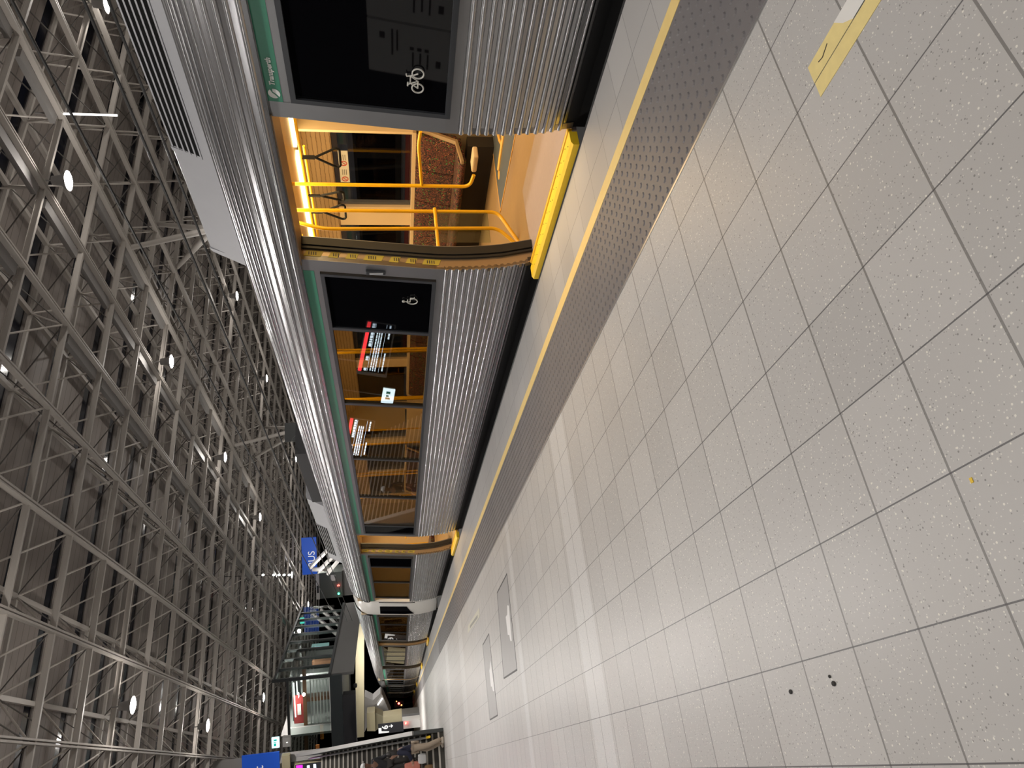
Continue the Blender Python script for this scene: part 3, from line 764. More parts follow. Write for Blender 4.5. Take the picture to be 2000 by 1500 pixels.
# ================================================================== ROOF
HR = 6.5                                    # roof frame height above the lens
ZL, ZU, ZD = H + HR, H + HR * 1.198, H + HR * 1.232
GX, GY = 0.2985 * HR, 0.3005 * HR
XL = [(0.19 + 0.2985 * k) * HR for k in range(-3, 13)]
YL = [(2.386 + 0.3005 * k) * HR for k in range(-5, 27)]
XU = [x + GX / 2 for x in XL[:-1]]; YU = [y + GY / 2 for y in YL[:-1]]
rf = empty('roof_space_frame', (0, 0, 0), label='pale grey steel space frame carrying the station roof', cat='roof frame')
for x in XL:
    b = MB(); b.box((x - .050, YL[0], ZL - .05), (x - .014, YL[-1], ZL + .06)); b.box((x + .014, YL[0], ZL - .05), (x + .050, YL[-1], ZL + .06)); b.build('lower_chord', frame_grey, rf)
for y in YL:
    b = MB(); x0, x1 = XL[0], XL[-1]
    b.box((x0, y - .030, ZL - .01), (x1, y + .030, ZL + .002)); b.box((x0, y - .010, ZL + .002), (x1, y + .010, ZL + .10)); b.box((x0, y - .030, ZL + .10), (x1, y + .030, ZL + .11))
    b.build('cross_beam', frame_grey, rf)
for x in XU: MB().box((x - .05, YU[0], ZU - .05), (x + .05, YU[-1], ZU + .05)).build('upper_chord', frame_grey, rf)
for y in YU: MB().box((XU[0], y - .035, ZU - .035), (XU[-1], y + .035, ZU + .035)).build('upper_tie', frame_grey, rf)
# struts from each lower node to its four upper nodes: the hundred nearest as parts, the rest as one
jobs = []
for i, x in enumerate(XL):
    for j, y in enumerate(YL):
        for dx, dy in ((-1, 1), (-1, -1), (1, 1), (1, -1)):
            iu, ju = i + (0 if dx > 0 else -1), j + (0 if dy > 0 else -1)
            if 0 <= iu < len(XU) and 0 <= ju < len(YU):
                p, q = Vector((x, y, ZL + .1)), Vector((XU[iu], YU[ju], ZU))
                d = p - CAMP; dep = d.dot(fwd); px = 1000 + F_PX * d.dot(right) / max(dep, .01); py = 750 + F_PX * d.dot(down) / max(dep, .01)
                vis = dep > 1 and -60 < px < 620 and -60 < py < 1560
                jobs.append((0 if vis else 1, d.length, p, q, dx * dy < 0))
jobs.sort(key=lambda j: (j[0], j[1]))
rest = MB(); rest_d = MB()
for k, (_, _, p, q, dk) in enumerate(jobs):
    r_ = .014 if dk else .022
    if k < 100: MB().tube([p, q], r_, 6).build('strut', frame_dark if dk else strut_m, rf)
    else: (rest_d if dk else rest).tube([p, q], r_, 4)
tag(rest.build('strut', strut_m, rf), kind='stuff'); 
tag(rest_d.build('tie_rod', frame_dark, rf), kind='stuff')
# cable trays clipped under two of the chords
for k in (7, 8, 9):
    x = XL[k] - .17
    for j in range(len(YL) - 1):
        if j % 4 == 3 and k != 8: continue
        MB().box((x - .11, YL[j] + .25, ZL + .06), (x + .11, YL[j + 1] - .12, ZL + .16)).build('cable_tray', galv, rf)
# deck panels with dark glazed strips between
w = 0.20 * GY; XA, XB = -9.0, XL[-1] + 6
y = (2.84) * HR - 20 * GY; strips = []
deck = MB(); yy = -16.0
while y < YL[-1] + 3:
    if y > -15:
        deck.box((XA, yy, ZD), (XB, y - w / 2, ZD + .06)); strips.append(y); yy = y + w / 2
    y += GY
deck.box((XA, yy, ZD), (XB, yy + 3, ZD + .06))
tag(deck.build('ceiling', deck_m), 'ribbed brown-grey roof deck above the space frame', 'ceiling', kind='structure')
for k, y in enumerate(strips):
    o = MB().box((XA, y - w / 2, ZD + .03), (XB, y + w / 2, ZD + .04)).build('window_%d' % (k + 1), sky_g)
    tag(o, 'dark rooflight strip between two deck panels', 'rooflight', 'dark rooflight strips in the deck', 'structure')
# branching columns on the next platform
def ray_z(px, py, z):
    d = right * ((px - 1000) / F_PX) + down * ((py - 750) / F_PX) + fwd; return CAMP + d * ((z - H) / d.z)
def column(hub, arms, zh, label):
    h = ray_z(*hub, zh); e = empty('roof_column', (h.x, h.y, -1.25), label=label, cat='column')
    MB().lathe([(.16, 0), (.16, zh + 1.25)], (0, 0, 0), 16).build('shaft', frame_grey, e, smooth=True)
    for a in arms:
        q = ray_z(*a, ZL) - Vector((h.x, h.y, -1.25)); MB().tube([(0, 0, zh + 1.2), q], .085, 10, .07).build('branch', frame_grey, e, smooth=True)
    MB().lathe([(.1, zh + 1.0), (.19, zh + 1.1), (.19, zh + 1.25), (.1, zh + 1.35)], (0, 0, 0), 16).build('collar', frame_grey, e, smooth=True)
column((412, 448), [(310, 438), (254, 484), (346, 522)], 5.6, 'pale steel column branching to the roof beside the plain end of the nearest roof unit')
column((592, 836), [(458, 870), (500, 892), (520, 835)], 5.0, 'pale steel column branching to the roof behind the square dark board')
# ---- lamps
def ratio(x, y):
    d = right * ((x - 1000) / F_PX) + down * ((y - 750) / F_PX) + fwd; return d.x / d.z, d.y / d.z
LZ = H + 6.05
def lamp(x, y, label, group=None, power=620, ztop=ZL, off=False):
    e = empty('high_bay_lamp', (x, y, LZ), label=label, cat='lamp', group='round high bay lamps under the roof')
    MB().lathe([(.03, .30), (.09, .29), (.11, .12), (.20, .03), (.205, .0), (.19, .0), (.17, .03), (.03, .06)], (0, 0, 0), 20).build('reflector', galv, e, smooth=True)
    MB().lathe([(.005, .02), (.17, .02), (.17, -.005), (.11, -.03), (.005, -.04)], (0, 0, 0), 20).build('lens', lamp_e, e, smooth=True)
    MB().tube([(0, 0, .29), (0, 0, ztop - LZ + .02)], .014, 6).build('hanger', galv, e)
    l = bpy.data.lights.new('lamp_light', 'SPOT'); l.energy = power; l.spot_size = R(158); l.spot_blend = 0.35; l.shadow_soft_size = .17; l.color = (1.0, 0.955, 0.91)
    o = bpy.data.objects.new('lamp_light', l); COL.objects.link(o); o.location = (x, y, LZ - .06)
    l = bpy.data.lights.new('roof_fill', 'POINT'); l.energy = power * .105; l.shadow_soft_size = .1; l.color = (1.0, 0.94, 0.88)  # added fill that brightens the roof, no separate fitting
    o = bpy.data.objects.new('roof_fill', l); COL.objects.link(o); o.location = (x, y, LZ - .32)
    return e
LP = [((208, 8), 'bright round lamp at the top edge, beside the louvres of the roof unit'),
      ((134, 353), 'bright round lamp nearest the top left of the roof'),
      ((463, 578), 'round lamp just above the silver carriage roof, nearest of its row'),
      ((335, 706), 'round lamp in the middle row, second nearest'),
      ((521, 739), 'round lamp close above the carriage roof, second of its row'),
      ((440, 893), 'round lamp in the middle row, third nearest'),
      ((578, 897), 'round lamp close above the carriage roof, third of its row'),
      ((508, 1010), 'round lamp in the middle row, fourth nearest'),
      ((260, 1377), 'bright round lamp near the left of the roof, nearest of its row'),
      ((406, 1417), 'round lamp in the row over the stairs, second nearest'),
      ((515, 1362), 'round lamp farther off, over the glass concourse'),
      ((570, 1123), 'round lamp in the middle row, fifth nearest'),
      ((602, 1180), 'round lamp in the middle row, just over the glass concourse'),
      ((592, 1097), 'small round lamp beside the blue bus banner')]
for (px, lb) in LP:
    rx, ry = ratio(*px); lamp(rx * (LZ - H), ry * (LZ - H), lb)
k = LZ - H
for rx in (-1.2, 0.34, 1.85, 3.05):  # leftmost row is unseen, added to brighten the floor and train side
    for ry in {-1.2: (1.95, 4.4, 6.8), .34: (0.72, 1.95), 1.85: (.65,), 3.05: (.65,)}[rx] + (-0.55,) + ((-1.8,) if rx < 3 and rx > 0 else ()):
        lamp(rx * k, ry * k, 'unseen round lamp outside the frame of the photograph')
# vertical glowing tube and small fittings hung from the frame
rx, ry = ratio(120, 222); p = Vector((rx * HR, ry * HR, ZL))
def z_for(px, py, X, Y):
    best = None
    for i in range(400):
        z = H + i * .02; d = Vector((X, Y, z)) - CAMP; x_ = 1000 + F_PX * d.dot(right) / d.dot(fwd)
        if best is None or abs(x_ - px) < best[0]: best = (abs(x_ - px), z)
    return best[1]
zb = z_for(229, 226, p.x, p.y)
e = empty('hanging_tube_light', (p.x, p.y, ZL), label='slim vertical glowing tube hanging from the roof above the louvres', cat='tube light')
MB().tube([(0, 0, zb - ZL), (0, 0, 0.0)], .022, 8).build('tube', tube_e, e); MB().tube([(0, 0, 0), (0, 0, .5)], .02, 8).build('stem', galv, e)
# row of small pendants strung on a cable
a0 = at_depth(432, 1126, 34); a1 = at_depth(566, 1123, 34)
e = empty('cable_lights', a0, label='row of small pale lamps strung on a thin cable far under the roof', cat='string lights')
MB().tube([(0, 0, 0), a1 - a0], .012, 5).build('cable', wire_m, e)
for px in (513, 534, 544, 554, 564):
    q = at_depth(px, 1123, 34) - a0
    MB().ball(q + Vector((0, 0, -.02)), .06, 8, (1, 1, 1.3)).build('bulb', emat('bulb_%d' % px, (.9, .95, .9), 1.6), e)
# overhead line
def wire(n_, z, t0, t1, label, r=.012, sag=0.0):
    e = empty('overhead_wire', TN(t0, n_, z), label=label, cat='overhead wire', group='overhead line wires')
    pts = [TN(t0 + (t1 - t0) * i / 40, n_, z - sag * math.sin(math.pi * ((i % 20) / 20.0))) - TN(t0, n_, z) for i in range(41)]
    MB().tube(pts, r, 6).build('wire', wire_m, e); return e
wire(4.86, H + 4.86 / 2.649, -6, 33.5, 'contact wire straight above the train roof', .012)
wire(4.86, H + 4.86 / 2.364, -6, 33.5, 'messenger wire above the contact wire', .013, .06)
wire(4.86, H + 4.86 / 1.972, -6, 33.5, 'highest dark wire over the train', .013)
# dark banner board far under the roof
a = at_depth(575, 842, 27)
e = empty('hanging_board', a, -R(20), 'dark square board with pale curved lines hanging behind the train', 'board')
MB().box((-.40, -.03, -.55), (.32, .03, .35)).build('panel', conc_dark, e)
b = MB()
for r_ in (.16, .30): b.tube([(-.38 + r_ * math.cos(R(q)), -.035, -.5 + r_ * 2.0 * math.sin(R(q))) for q in range(0, 91, 10)], .006, 5)
b.build('curved_line', galv, e)

# ================================================================== BACKGROUND: stairs, concourse, signs
SX0, SX1, SY, NS, RISE, GO = -3.2, 1.02, 23.05, 24, 0.168, 0.275
st = empty('staircase', (0, SY, 0), label='wide dark staircase with pale step edges rising from the platform', cat='staircase')
for k in range(NS):
    MB().box((SX0, k * GO, 0 if k == 0 else (k - .6) * RISE), (SX1 - .1, (k + 1) * GO + .06, (k + 1) * RISE)).build('step', mat('step_dark', (0.055, 0.05, 0.042), 0.7), st)
    MB().box((SX0, k * GO - .012, (k + 1) * RISE - .045), (SX1 - .1, k * GO + .05, (k + 1) * RISE + .004)).build('step_nosing', mat('nosing_pale', (0.50, 0.47, 0.42), 0.6), st)
b = MB(); L_ = NS * GO; Hh = NS * RISE
b.poly([(SX1 - .1, -.05, 0), (SX1 - .1, -.05, .86), (SX1 - .1, L_, Hh + .86), (SX1 - .1, L_, Hh - .5), (SX1 - .1, .7, 0)], (.1, 0, 0)); b.build('balustrade', conc_dark, st)
b = MB(); b.bar((SX1 - .05, -.06, .88), (SX1 - .05, L_, Hh + .88), .11, .05); b.build('capping', galv, st)
b = MB(); b.tube([(SX1 - .2, .05, .48), (SX1 - .2, L_, Hh + .48)], .03, 8); hr_ = b.build('handrail', alu, st)
MB().tube([(SX1 - .2, -.25, .42), (SX1 - .2, -.1, .42), (SX1 - .2, .08, .49)], .034, 8).build('handrail_end', yellow_step, hr_)
b = MB(); b.tube([(SX1 - 1.9, .05, .9), (SX1 - 1.9, L_, Hh + .9)], .025, 8)
MB().box((SX0, L_, Hh - .35), (SX1 - .1, L_ + 5.0, Hh)).build('landing', conc_grey, st)

# elevated glass concourse; local axes: x along the right-hand wall, y along the front (to the left)
CX, CY = 4.25, 35.3; CA = math.atan2(9.5, 5.05)
cw = empty('glass_concourse', (CX, CY, 0), CA, 'elevated glass-walled concourse beyond the stairs', 'concourse')
LW, FW, ZB, ZT = 10.8, 6.6, 4.30, 6.62
for k in range(9):
    MB().box((k * LW / 9, -.02, ZB), ((k + 1) * LW / 9 - .03, 0.0, ZT)).build('glass_panel', rail_g, cw)
    MB().box((k * LW / 9 - .05, -.06, ZB - .05), (k * LW / 9 + .05, .08, ZT + (.0 if k else .15))).build('mullion', conc_dark, cw)
MB().box((0, -.08, ZT), (LW, .10, ZT + .09)).build('top_beam', conc_dark, cw)
MB().box((0, -.06, 3.20), (LW, .06, ZB - .02)).build('spandrel', conc_grey, cw)
MB().box((0, -.10, ZB - .10), (LW, .10, ZB + .02)).build('bottom_beam', conc_dark, cw)
MB().box((0, 0, ZB - .3), (LW, FW, ZB - .06)).build('deck', conc_dark, cw)
for k in range(3): MB().box((-.02, k * FW / 3, ZB), (0, (k + 1) * FW / 3 - .04, 6.05)).build('glass_panel', rail_g, cw)
MB().box((-.08, 0, 6.05), (.08, FW, 6.15)).build('front_rail', conc_dark, cw)
MB().box((-.10, 0, 3.72), (.10, FW, ZB - .04)).build('front_beam', mat('beam_blue_grey', (0.045, 0.055, 0.06), 0.5), cw)
MB().box((-.16, .9, 3.15), (.25, 3.6, 3.70)).build('sign_box', signblack, cw)
MB().lathe([(.02, -.10), (.09, -.08), (.10, .04), (.03, .1)], (-.1, .55, 3.15), 12).build('dome_camera', rubber, cw)
# behind the glass
for k in range(7): MB().box((1.1, .35, 4.36 + k * .145), (1.16, 3.1, 4.40 + k * .145)).build('louvre', whitewall, cw)
MB().box((1.0, 0.05, 5.42), (1.12, 4.2, 5.58)).build('timber_rail', brown, cw)
b = MB(); b.box((1.3, 1.3, 5.60), (1.38, 2.75, 6.05)); rs = b.build('shop_sign', redsign, cw)
MB().box((1.28, 1.7, 5.72), (1.30, 2.2, 5.88)).build('pale_oval', whitewall, rs)
MB().box((1.6, -.0, 6.10), (4.4, 3.5, 6.14)).build('upper_floor', conc_dark, cw)
for (y0, y1, x0, z0) in ((.5, 2.2, .8, 5.95), (1.0, 2.6, 2.2, 6.0)):
    MB().tube([(x0, y0, z0), (x0 + .3, y1, z0)], .03, 6).build('tube_reflection', tube_e, cw)  # glowing tubes standing in for strip-light reflections in the glass
for (x, z, c) in ((2.4, 5.2, 'a'), (4.9, 5.5, 'b'), (7.0, 5.1, 'c')):
    MB().box((x, 1.9, 4.4), (x + .5, 2.1, z + .7)).build('shop_pillar', brown if c != 'b' else whitewall, cw)
MB().box((6.4, .9, 4.85), (6.95, 1.0, 5.75)).build('lit_panel', emat('lit_panel', (.55, .85, .82), .55), cw)
MB().box((5.1, .5, 5.1), (5.3, .55, 5.45)).build('small_screen', emat('small_screen', (.6, .85, 1), 1.3), cw)
MB().box((0.2, 2.6, 4.25), (LW, 2.7, 6.5)).build('back_wall', conc_grey, cw)
area('concourse_light', Vector((CX, CY, 6.4)) + Vector((math.cos(CA) * 4 - math.sin(CA) * 1.4, math.sin(CA) * 4 + math.cos(CA) * 1.4, 0)), 1, 7, 420, (1, .97, .92), (0, 0, CA - R(90)))
for q in (.25, .75):
    lp = Vector((CX, CY, 3.9)) + Vector((math.cos(CA) * LW * q - math.sin(CA) * 3.2, math.sin(CA) * LW * q + math.cos(CA) * 3.2, 0))
    area('under_deck_light', lp, .4, 3.5, 150, (1, .97, .92), (0, 0, CA))
k_ = at_depth(740, 1405, 40); area('kiosk_fill', Vector((k_.x - .5, k_.y - 4.5, 3.3)), .4, 3.0, 200, (1, .97, .92), (R(40), 0, R(-20)))  # added area light that brightens the kiosk and fascia
# cladding band and dark void under the concourse
bb = empty('fascia_beam', (0, 0, 0), label='long pale beige beam crossing above the tracks beyond the stairs', cat='beam')
p0, p1 = at_depth(703, 1215, 41.5), at_depth(703, 1436, 42.5)
b = MB(); b.bar(p0, p1, .4, .49); b.build('cladding', beige, bb)
q = [at_depth(690, 1230, 84), at_depth(690, 1470, 84)]
b = MB(); b.loft([[p_ + Vector((0, 0, -5.2)), p_ + Vector((0, 0, 1.5)), p_ + Vector((.3, .8, 1.5)), p_ + Vector((.3, .8, -5.2))] for p_ in q])
tag(b.build('wall_end', acdark), 'black wall closing the far end of the tracks', 'wall', kind='structure')
# white stair soffit beyond
def solid(name, m, pix, D, dep, parent=None, label=None, cat=None):
    ps = [at_depth(x, y, D) for x, y in pix]; d = Vector((fwd.x, fwd.y, 0)).normalized() * dep
    c = sum(ps, Vector()) / len(ps)
    o = MB().poly([p - c for p in ps], d).build(name, m, parent); o.location = c
    return tag(o, label, cat)
sf = empty('stair_soffit', (0, 0, 0), label='white sloping underside of a farther staircase, beside the black void', cat='stair soffit')
solid('white_face', whitewall, [(712, 1360), (728, 1368), (743, 1354), (746, 1357), (731, 1379), (729, 1396), (712, 1430)], 45, 1.0, sf)
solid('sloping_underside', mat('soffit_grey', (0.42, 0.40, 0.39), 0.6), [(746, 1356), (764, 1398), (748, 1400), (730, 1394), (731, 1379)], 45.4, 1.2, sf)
solid('light_strip', tube_e, [(737, 1377), (746, 1364), (747.5, 1365), (738.5, 1378)], 45.2, .1, sf)
kb = empty('kiosk', (0, 0, 0), label='beige and grey kiosk behind the foot of the stairs', cat='kiosk')
solid('upper_box', beige, [(716.5, 1393), (732, 1391), (733, 1428), (717, 1428)], 43, .8, kb)
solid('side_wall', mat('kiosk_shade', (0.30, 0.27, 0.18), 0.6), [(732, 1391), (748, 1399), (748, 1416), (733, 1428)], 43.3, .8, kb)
solid('cladding_panel', beige, [(748, 1401), (785, 1395), (785, 1414), (748, 1418)], 42.6, .8, kb)
solid('grey_panel', conc_grey, [(785, 1396), (821, 1392), (821, 1406), (785, 1408)], 42.5, .8, kb)
solid('white_panel', whitewall, [(786, 1409), (822, 1405), (822, 1420), (786, 1424)], 41.8, .6, kb)
solid('red_lamp', red_e, [(791, 1412), (794, 1411), (794, 1414), (791, 1415)], 41.7, .05, kb)
# platform sign with the number 6 and an arrow
sg6 = empty('platform_sign', at_depth(763, 1421, 40.5), R(-28.7), 'dark platform sign reading 6 with a down arrow, right of the stairs', 'sign')
MB().box((-.30, 0, -.72), (.26, .05, .70)).build('board', signblack, sg6)
def upM(x, z, y=-.006): return Matrix(((1, 0, 0, x), (0, 0, -1, y), (0, 1, 0, z), (0, 0, 0, 1)))
white_flat = mat('sign_white', (0.85, 0.85, 0.85), 0.5, emit=(1, 1, 1), estr=.35)
text_mesh('numeral', '6', .46, white_flat, sg6, upM(-.06, .16), bold=.012)
b = MB(); b.box((.07, -.012, -.08), (.11, 0, .10)); b.poly([(-.02, -.012, -.02), (.09, -.012, -.14), (.20, -.012, -.02), (.14, -.012, -.02), (.09, -.012, -.075), (.04, -.012, -.02)], (0, .012, 0)); b.build('down_arrow', white_flat, sg6)
b = MB(); b.box((-.26, -.012, .52), (.04, 0, .68)); b.poly([(-.26, -.012, .52), (-.15, -.012, .52), (-.20, -.012, .1), (-.26, -.012, .1)], (0, .012, 0)); b.build('white_patch', white_flat, sg6)
# signal at the end of the track
sp_ = at_depth(779, 1375, 70); e = empty('railway_signal', (sp_.x, sp_.y, -1.2), label='railway signal showing red at the far end of the track', cat='signal')
MB().tube([(0, .15, 0), (0, .15, sp_.z + 1.6)], .06, 8).build('post', rubber, e)
MB().box((-.28, .0, sp_.z + .72), (.28, .2, sp_.z + 1.65)).build('head', rubber, e)
MB().ball((.05, -.03, sp_.z + 1.2), .10, 10).build('red_light', red_e, e); MB().ball((-.13, -.03, sp_.z + .95), .08, 8).build('amber_light', amber_e, e); MB().ball((.26, -.03, sp_.z + 1.42), .06, 8).build('amber_light', amber_e, e)

# ---- signs at the left edge of the photograph, all facing the platform
FA = R(-28.7)
def board(name, pix, D, dep, m, label, cat):
    """a flat box sign facing the platform; pix = upper-right and lower-left corners seen in the photograph"""
    (xa, ya), (xb, yb) = pix
    a, c = at_depth(xa, ya, D), at_depth(xb, yb, D)
    mid = (a + c) / 2; e = empty(name, mid, FA, label, cat)
    w_, h_ = abs(ya - yb) / F_PX * D, abs(xa - xb) / F_PX * D
    MB().box((-w_ / 2, 0, -h_ / 2), (w_ / 2, dep, h_ / 2)).build('panel', m, e)
    return e, w_, h_
gp = empty('gantry_post', at_depth(640, 1470, 27), label='grey vertical gantry post left of the concourse glass', cat='post')
t_ = at_depth(425, 1476, 27) - gp.location
MB().box((-.17, -.12, 0), (.17, .12, t_.z)).build('shaft', galv, gp)
MB().box((-2.6, -.08, t_.z - 1.15), (-.17, .06, t_.z - .1)).build('side_panel', conc_dark, gp)
e, w_, h_ = board('banner_sign', ((475, 1472.5), (545, 1545)), 26.4, .06, bluesign, 'large blue banner with a white letter t at the left edge', 'banner')
text_mesh('lettering', 't', .50, white_flat, e, upM(w_ / 2 - .60, -.08))
e, w_, h_ = board('exit_sign', ((531, 1441), (545, 1461)), 26.6, .08, exit_e, 'small glowing white and green exit sign right of the blue banner', 'exit sign')
b = MB(); b.box((-w_ * .3, -.01, -.02), (-w_ * .05, 0, .05)); b.box((.02, -.01, -.03), (w_ * .12, 0, .06)); b.box((w_ * .2, -.01, -.05), (w_ * .34, 0, .05)); b.box((-w_ * .4, -.01, .055), (w_ * .4, 0, .062)); b.build('pictogram', exit_g, e)
e, w_, h_ = board('speaker_box', ((552, 1441), (567, 1459)), 26.5, .2, galv, 'small grey box with a pale light on the horizontal rail', 'box')
MB().ball((0, -.01, -.02), .03, 8, (.6, .4, 1)).build('indicator', tube_e, e); MB().bar((0, .1, -.1), (-.45, .3, -.1), .05, .05).build('mounting_arm', galv, e)
e, w_, h_ = board('beige_box', ((551, 1476), (566, 1512)), 26.3, .2, beige, 'pale beige box left of the small grey box, cut by the left edge', 'box')
e, w_, h_ = board('departure_display', ((578, 1487), (652, 1580)), 25.6, .12, signblack, 'black departures display with a magenta corner at the left edge', 'display')
b = MB(); b.box((-w_ / 2, -.02, h_ / 2 - .03), (w_ / 2, .12, h_ / 2)); b.box((w_ / 2 - .03, -.02, -h_ / 2), (w_ / 2, .12, h_ / 2)); b.build('frame', beige, e)
MB().box((w_ / 2 - .33, -.005, h_ / 2 - .28), (w_ / 2 - .07, 0, h_ / 2 - .06)).build('magenta_tile', screen_m, e)
b = MB(); b.box((w_ / 2 - .30, -.005, h_ / 2 - .52), (w_ / 2 - .12, 0, h_ / 2 - .44)); b.box((w_ / 2 - .30, -.005, h_ / 2 - .74), (w_ / 2 - .10, 0, h_ / 2 - .66)); b.box((w_ / 2 - .5, -.005, h_ / 2 - .95), (w_ / 2 - .09, 0, h_ / 2 - .93)); b.build('text_line', screen_w, e)
e, w_, h_ = board('orange_board', ((617, 1455), (624, 1487)), 31, .05, orange, 'narrow orange strip behind the concourse front', 'strip')
e, w_, h_ = board('exit_sign', ((586, 1207), (594, 1218)), 44, .1, cyan_e, 'tiny glowing green sign above the glass concourse wall', 'exit sign')
# far wing with the blue bus banner
e, w_, h_ = board('banner_sign', ((590, 1050), (618, 1122)), 47, .1, bluesign, 'distant blue banner above the carriage roof with white BUS lettering', 'banner')
text_mesh('lettering', 'BUS', .62, white_flat, e, upM(-.75, -.35))
e, w_, h_ = board('far_concourse', ((622, 1118), (668, 1168)), 49, 2.0, mat('far_wall_green', (0.10, 0.11, 0.10), 0.6), 'distant grey-green concourse wall with red and green lights', 'concourse')
MB().ball((-.05, -.05, -.55), .07, 8).build('red_light', red_e, e); MB().ball((-.62, -.05, -.55), .07, 8).build('green_light', green_e, e)
MB().box((-w_ / 2, .3, -e.location.z - 1.2), (w_ / 2, 2.0, -h_ / 2)).build('lower_wall', conc_grey, e); MB().box((.3, -.03, -.35), (.7, 0, -.05)).build('white_notice', whitewall, e); MB().box((-.9, -.05, .72), (.9, 0, .95)).build('ledge', whitewall, e)
MB().box((-.45, -.06, .76), (.05, -.05, .90)).build('black_label', signblack, e)
q_ = at_depth(640, 1090, 46.2)
ec = empty('escalator', (0, 0, 0), label='distant white escalator sides rising beyond the carriage roof', cat='escalator')
for (a, c) in (((606, 1108), (652, 1062)), ((624, 1114), (664, 1072)), ((640, 1120), (668, 1086))):
    MB().bar(at_depth(*a, 46), at_depth(*c, 46), .5, .14).build('side_panel', whitewall, ec)
MB().bar(at_depth(610, 1112, 46.4), at_depth(650, 1112, 46.4), .2, .2).build('landing_post', whitewall, ec); MB().box((q_.x - .2, q_.y - .2, -1.2), (q_.x + .2, q_.y + .2, q_.z)).build('support', conc_grey, ec)
e, w_, h_ = board('dark_screen', ((601, 880), (650, 1008)), 36, .3, mat('far_dark', (0.03, 0.03, 0.03), 0.8), 'dark slab beyond the carriage roof', 'screen') if False else (None, 0, 0)

# ---- screens and a notice on the platform, left of the frame; the carriage windows mirror them
def mirror_hit(px, py, n_goal=None, t_goal=None):
    """follow the sight line through a photograph pixel, off the carriage window, to the platform"""
    d = (right * ((px - 1000) / F_PX) + down * ((py - 750) / F_PX) + fwd).normalized()
    k = (3.530 - 3.440) / (1.81 - .88)
    nrm = (N - Vector((0, 0, k))).normalized()
    p0 = TN(0, 3.447, .88)
    s_ = (p0 - CAMP).dot(nrm) / d.dot(nrm); hit = CAMP + d * s_
    r_ = d - nrm * 2 * d.dot(nrm)
    if t_goal is not None: s2 = (t_goal - hit.dot(T)) / r_.dot(T)
    else: s2 = (n_goal - hit.dot(N)) / r_.dot(N)
    return hit + r_ * s2
def mirrored_display(pix, t_goal, label):
    ps = [mirror_hit(x, y, t_goal=t_goal) for x, y in pix]
    c = sum(ps, Vector()) / len(ps)
    w_ = (ps[0] - ps[3]).length; h_ = (ps[0] - ps[1]).length
    ux = (ps[3] - ps[0]); 
    e = empty('departure_display', c, math.atan2(N.y, N.x), label, 'display', 'departure displays hung over the platform')
    MB().box((-w_ / 2 - .03, 0, -h_ / 2 - .03), (w_ / 2 + .03, .12, h_ / 2 + .03)).build('housing', galv, e)
    MB().box((-w_ / 2, -.006, -h_ / 2), (w_ / 2, 0, h_ / 2)).build('screen', blackglass, e)
    MB().box((-w_ / 2, -.012, h_ / 2 - .13 * h_), (w_ / 2, -.006, h_ / 2)).build('header_bar', screen_r, e)
    b = MB(); rnd = random.Random(3)
    def bars(z, hgt, x0, x1):
        x = x0
        while x < x1 - .02:
            l = rnd.uniform(.04, .10); b.box((x, -.012, z), (min(x + l, x1), -.006, z + hgt)); x += l + .018
    bars(h_ / 2 - .30 * h_, .10 * h_, -w_ / 2 + .03, -w_ / 2 + .5 * w_); bars(h_ / 2 - .30 * h_, .10 * h_, w_ * .2, w_ * .28); bars(h_ / 2 - .30 * h_, .1 * h_, w_ * .43, w_ * .48)
    for k in range(3): bars(h_ / 2 - (.46 + .085 * k) * h_, .045 * h_, -w_ / 2 + .18 * w_, w_ / 2 - .04)
    b.box((-w_ / 2 + .02, -.012, h_ / 2 - .335 * h_), (w_ / 2 - .02, -.006, h_ / 2 - .325 * h_)); b.box((-w_ / 2 + .02, -.012, h_ / 2 - .74 * h_), (w_ / 2 - .02, -.006, h_ / 2 - .73 * h_))
    bars(-h_ / 2 + .10 * h_, .06 * h_, -w_ / 2 + .03, -w_ * .2); bars(-h_ / 2 + .12 * h_, .05 * h_, w_ * .1, w_ * .45)
    b.build('text_line', screen_w, e)
    for x in (-w_ * .3, w_ * .3): MB().tube([(x, .06, h_ / 2 + .02), (x, .06, ZL - c.z)], .02, 6).build('hanger', galv, e)
    return e
mirrored_display([(718, 625), (770, 632), (752, 742), (700, 720)], 15.2, 'hanging departures display, nearer of the two mirrored in the carriage windows')
mirrored_display([(683, 812), (728, 822), (715, 905), (676, 884)], 21.0, 'hanging departures display, farther of the two mirrored in the carriage windows')
c = mirror_hit(758, 772, t_goal=17.6)
e = empty('exit_sign', c, math.atan2(N.y, N.x), 'glowing white exit sign mirrored in the carriage window', 'exit sign')
MB().box((-.21, 0, -.16), (.21, .06, .16)).build('box', emat('exit_sign_bright', (0.75, 0.92, 1.0), 7), e); b = MB(); b.box((-.11, -.01, -.05), (-.04, 0, .06)); b.box((.0, -.01, -.02), (.05, 0, .05)); b.box((.07, -.01, -.06), (.12, 0, .06)); b.build('pictogram', exit_g, e)
MB().tube([(0, .03, .13), (0, .03, ZL - c.z)], .012, 6).build('hanger', galv, e)
ps = [mirror_hit(x, y, n_goal=-1.4) for x, y in ((722, 38), (885, 60), (878, 150), (722, 136))]
c = sum(ps, Vector()) / 4
e = empty('notice_board', (c.x, c.y, 0), math.atan2(N.y, N.x) + R(90), 'white notice board on the platform, mirrored in the black pane', 'notice board')
w_ = abs((ps[0] - ps[3]).dot(T)); z0, z1 = min(p.z for p in ps), max(p.z for p in ps)
paper = mat('notice_paper', (0.75, 0.75, 0.73), 0.6)
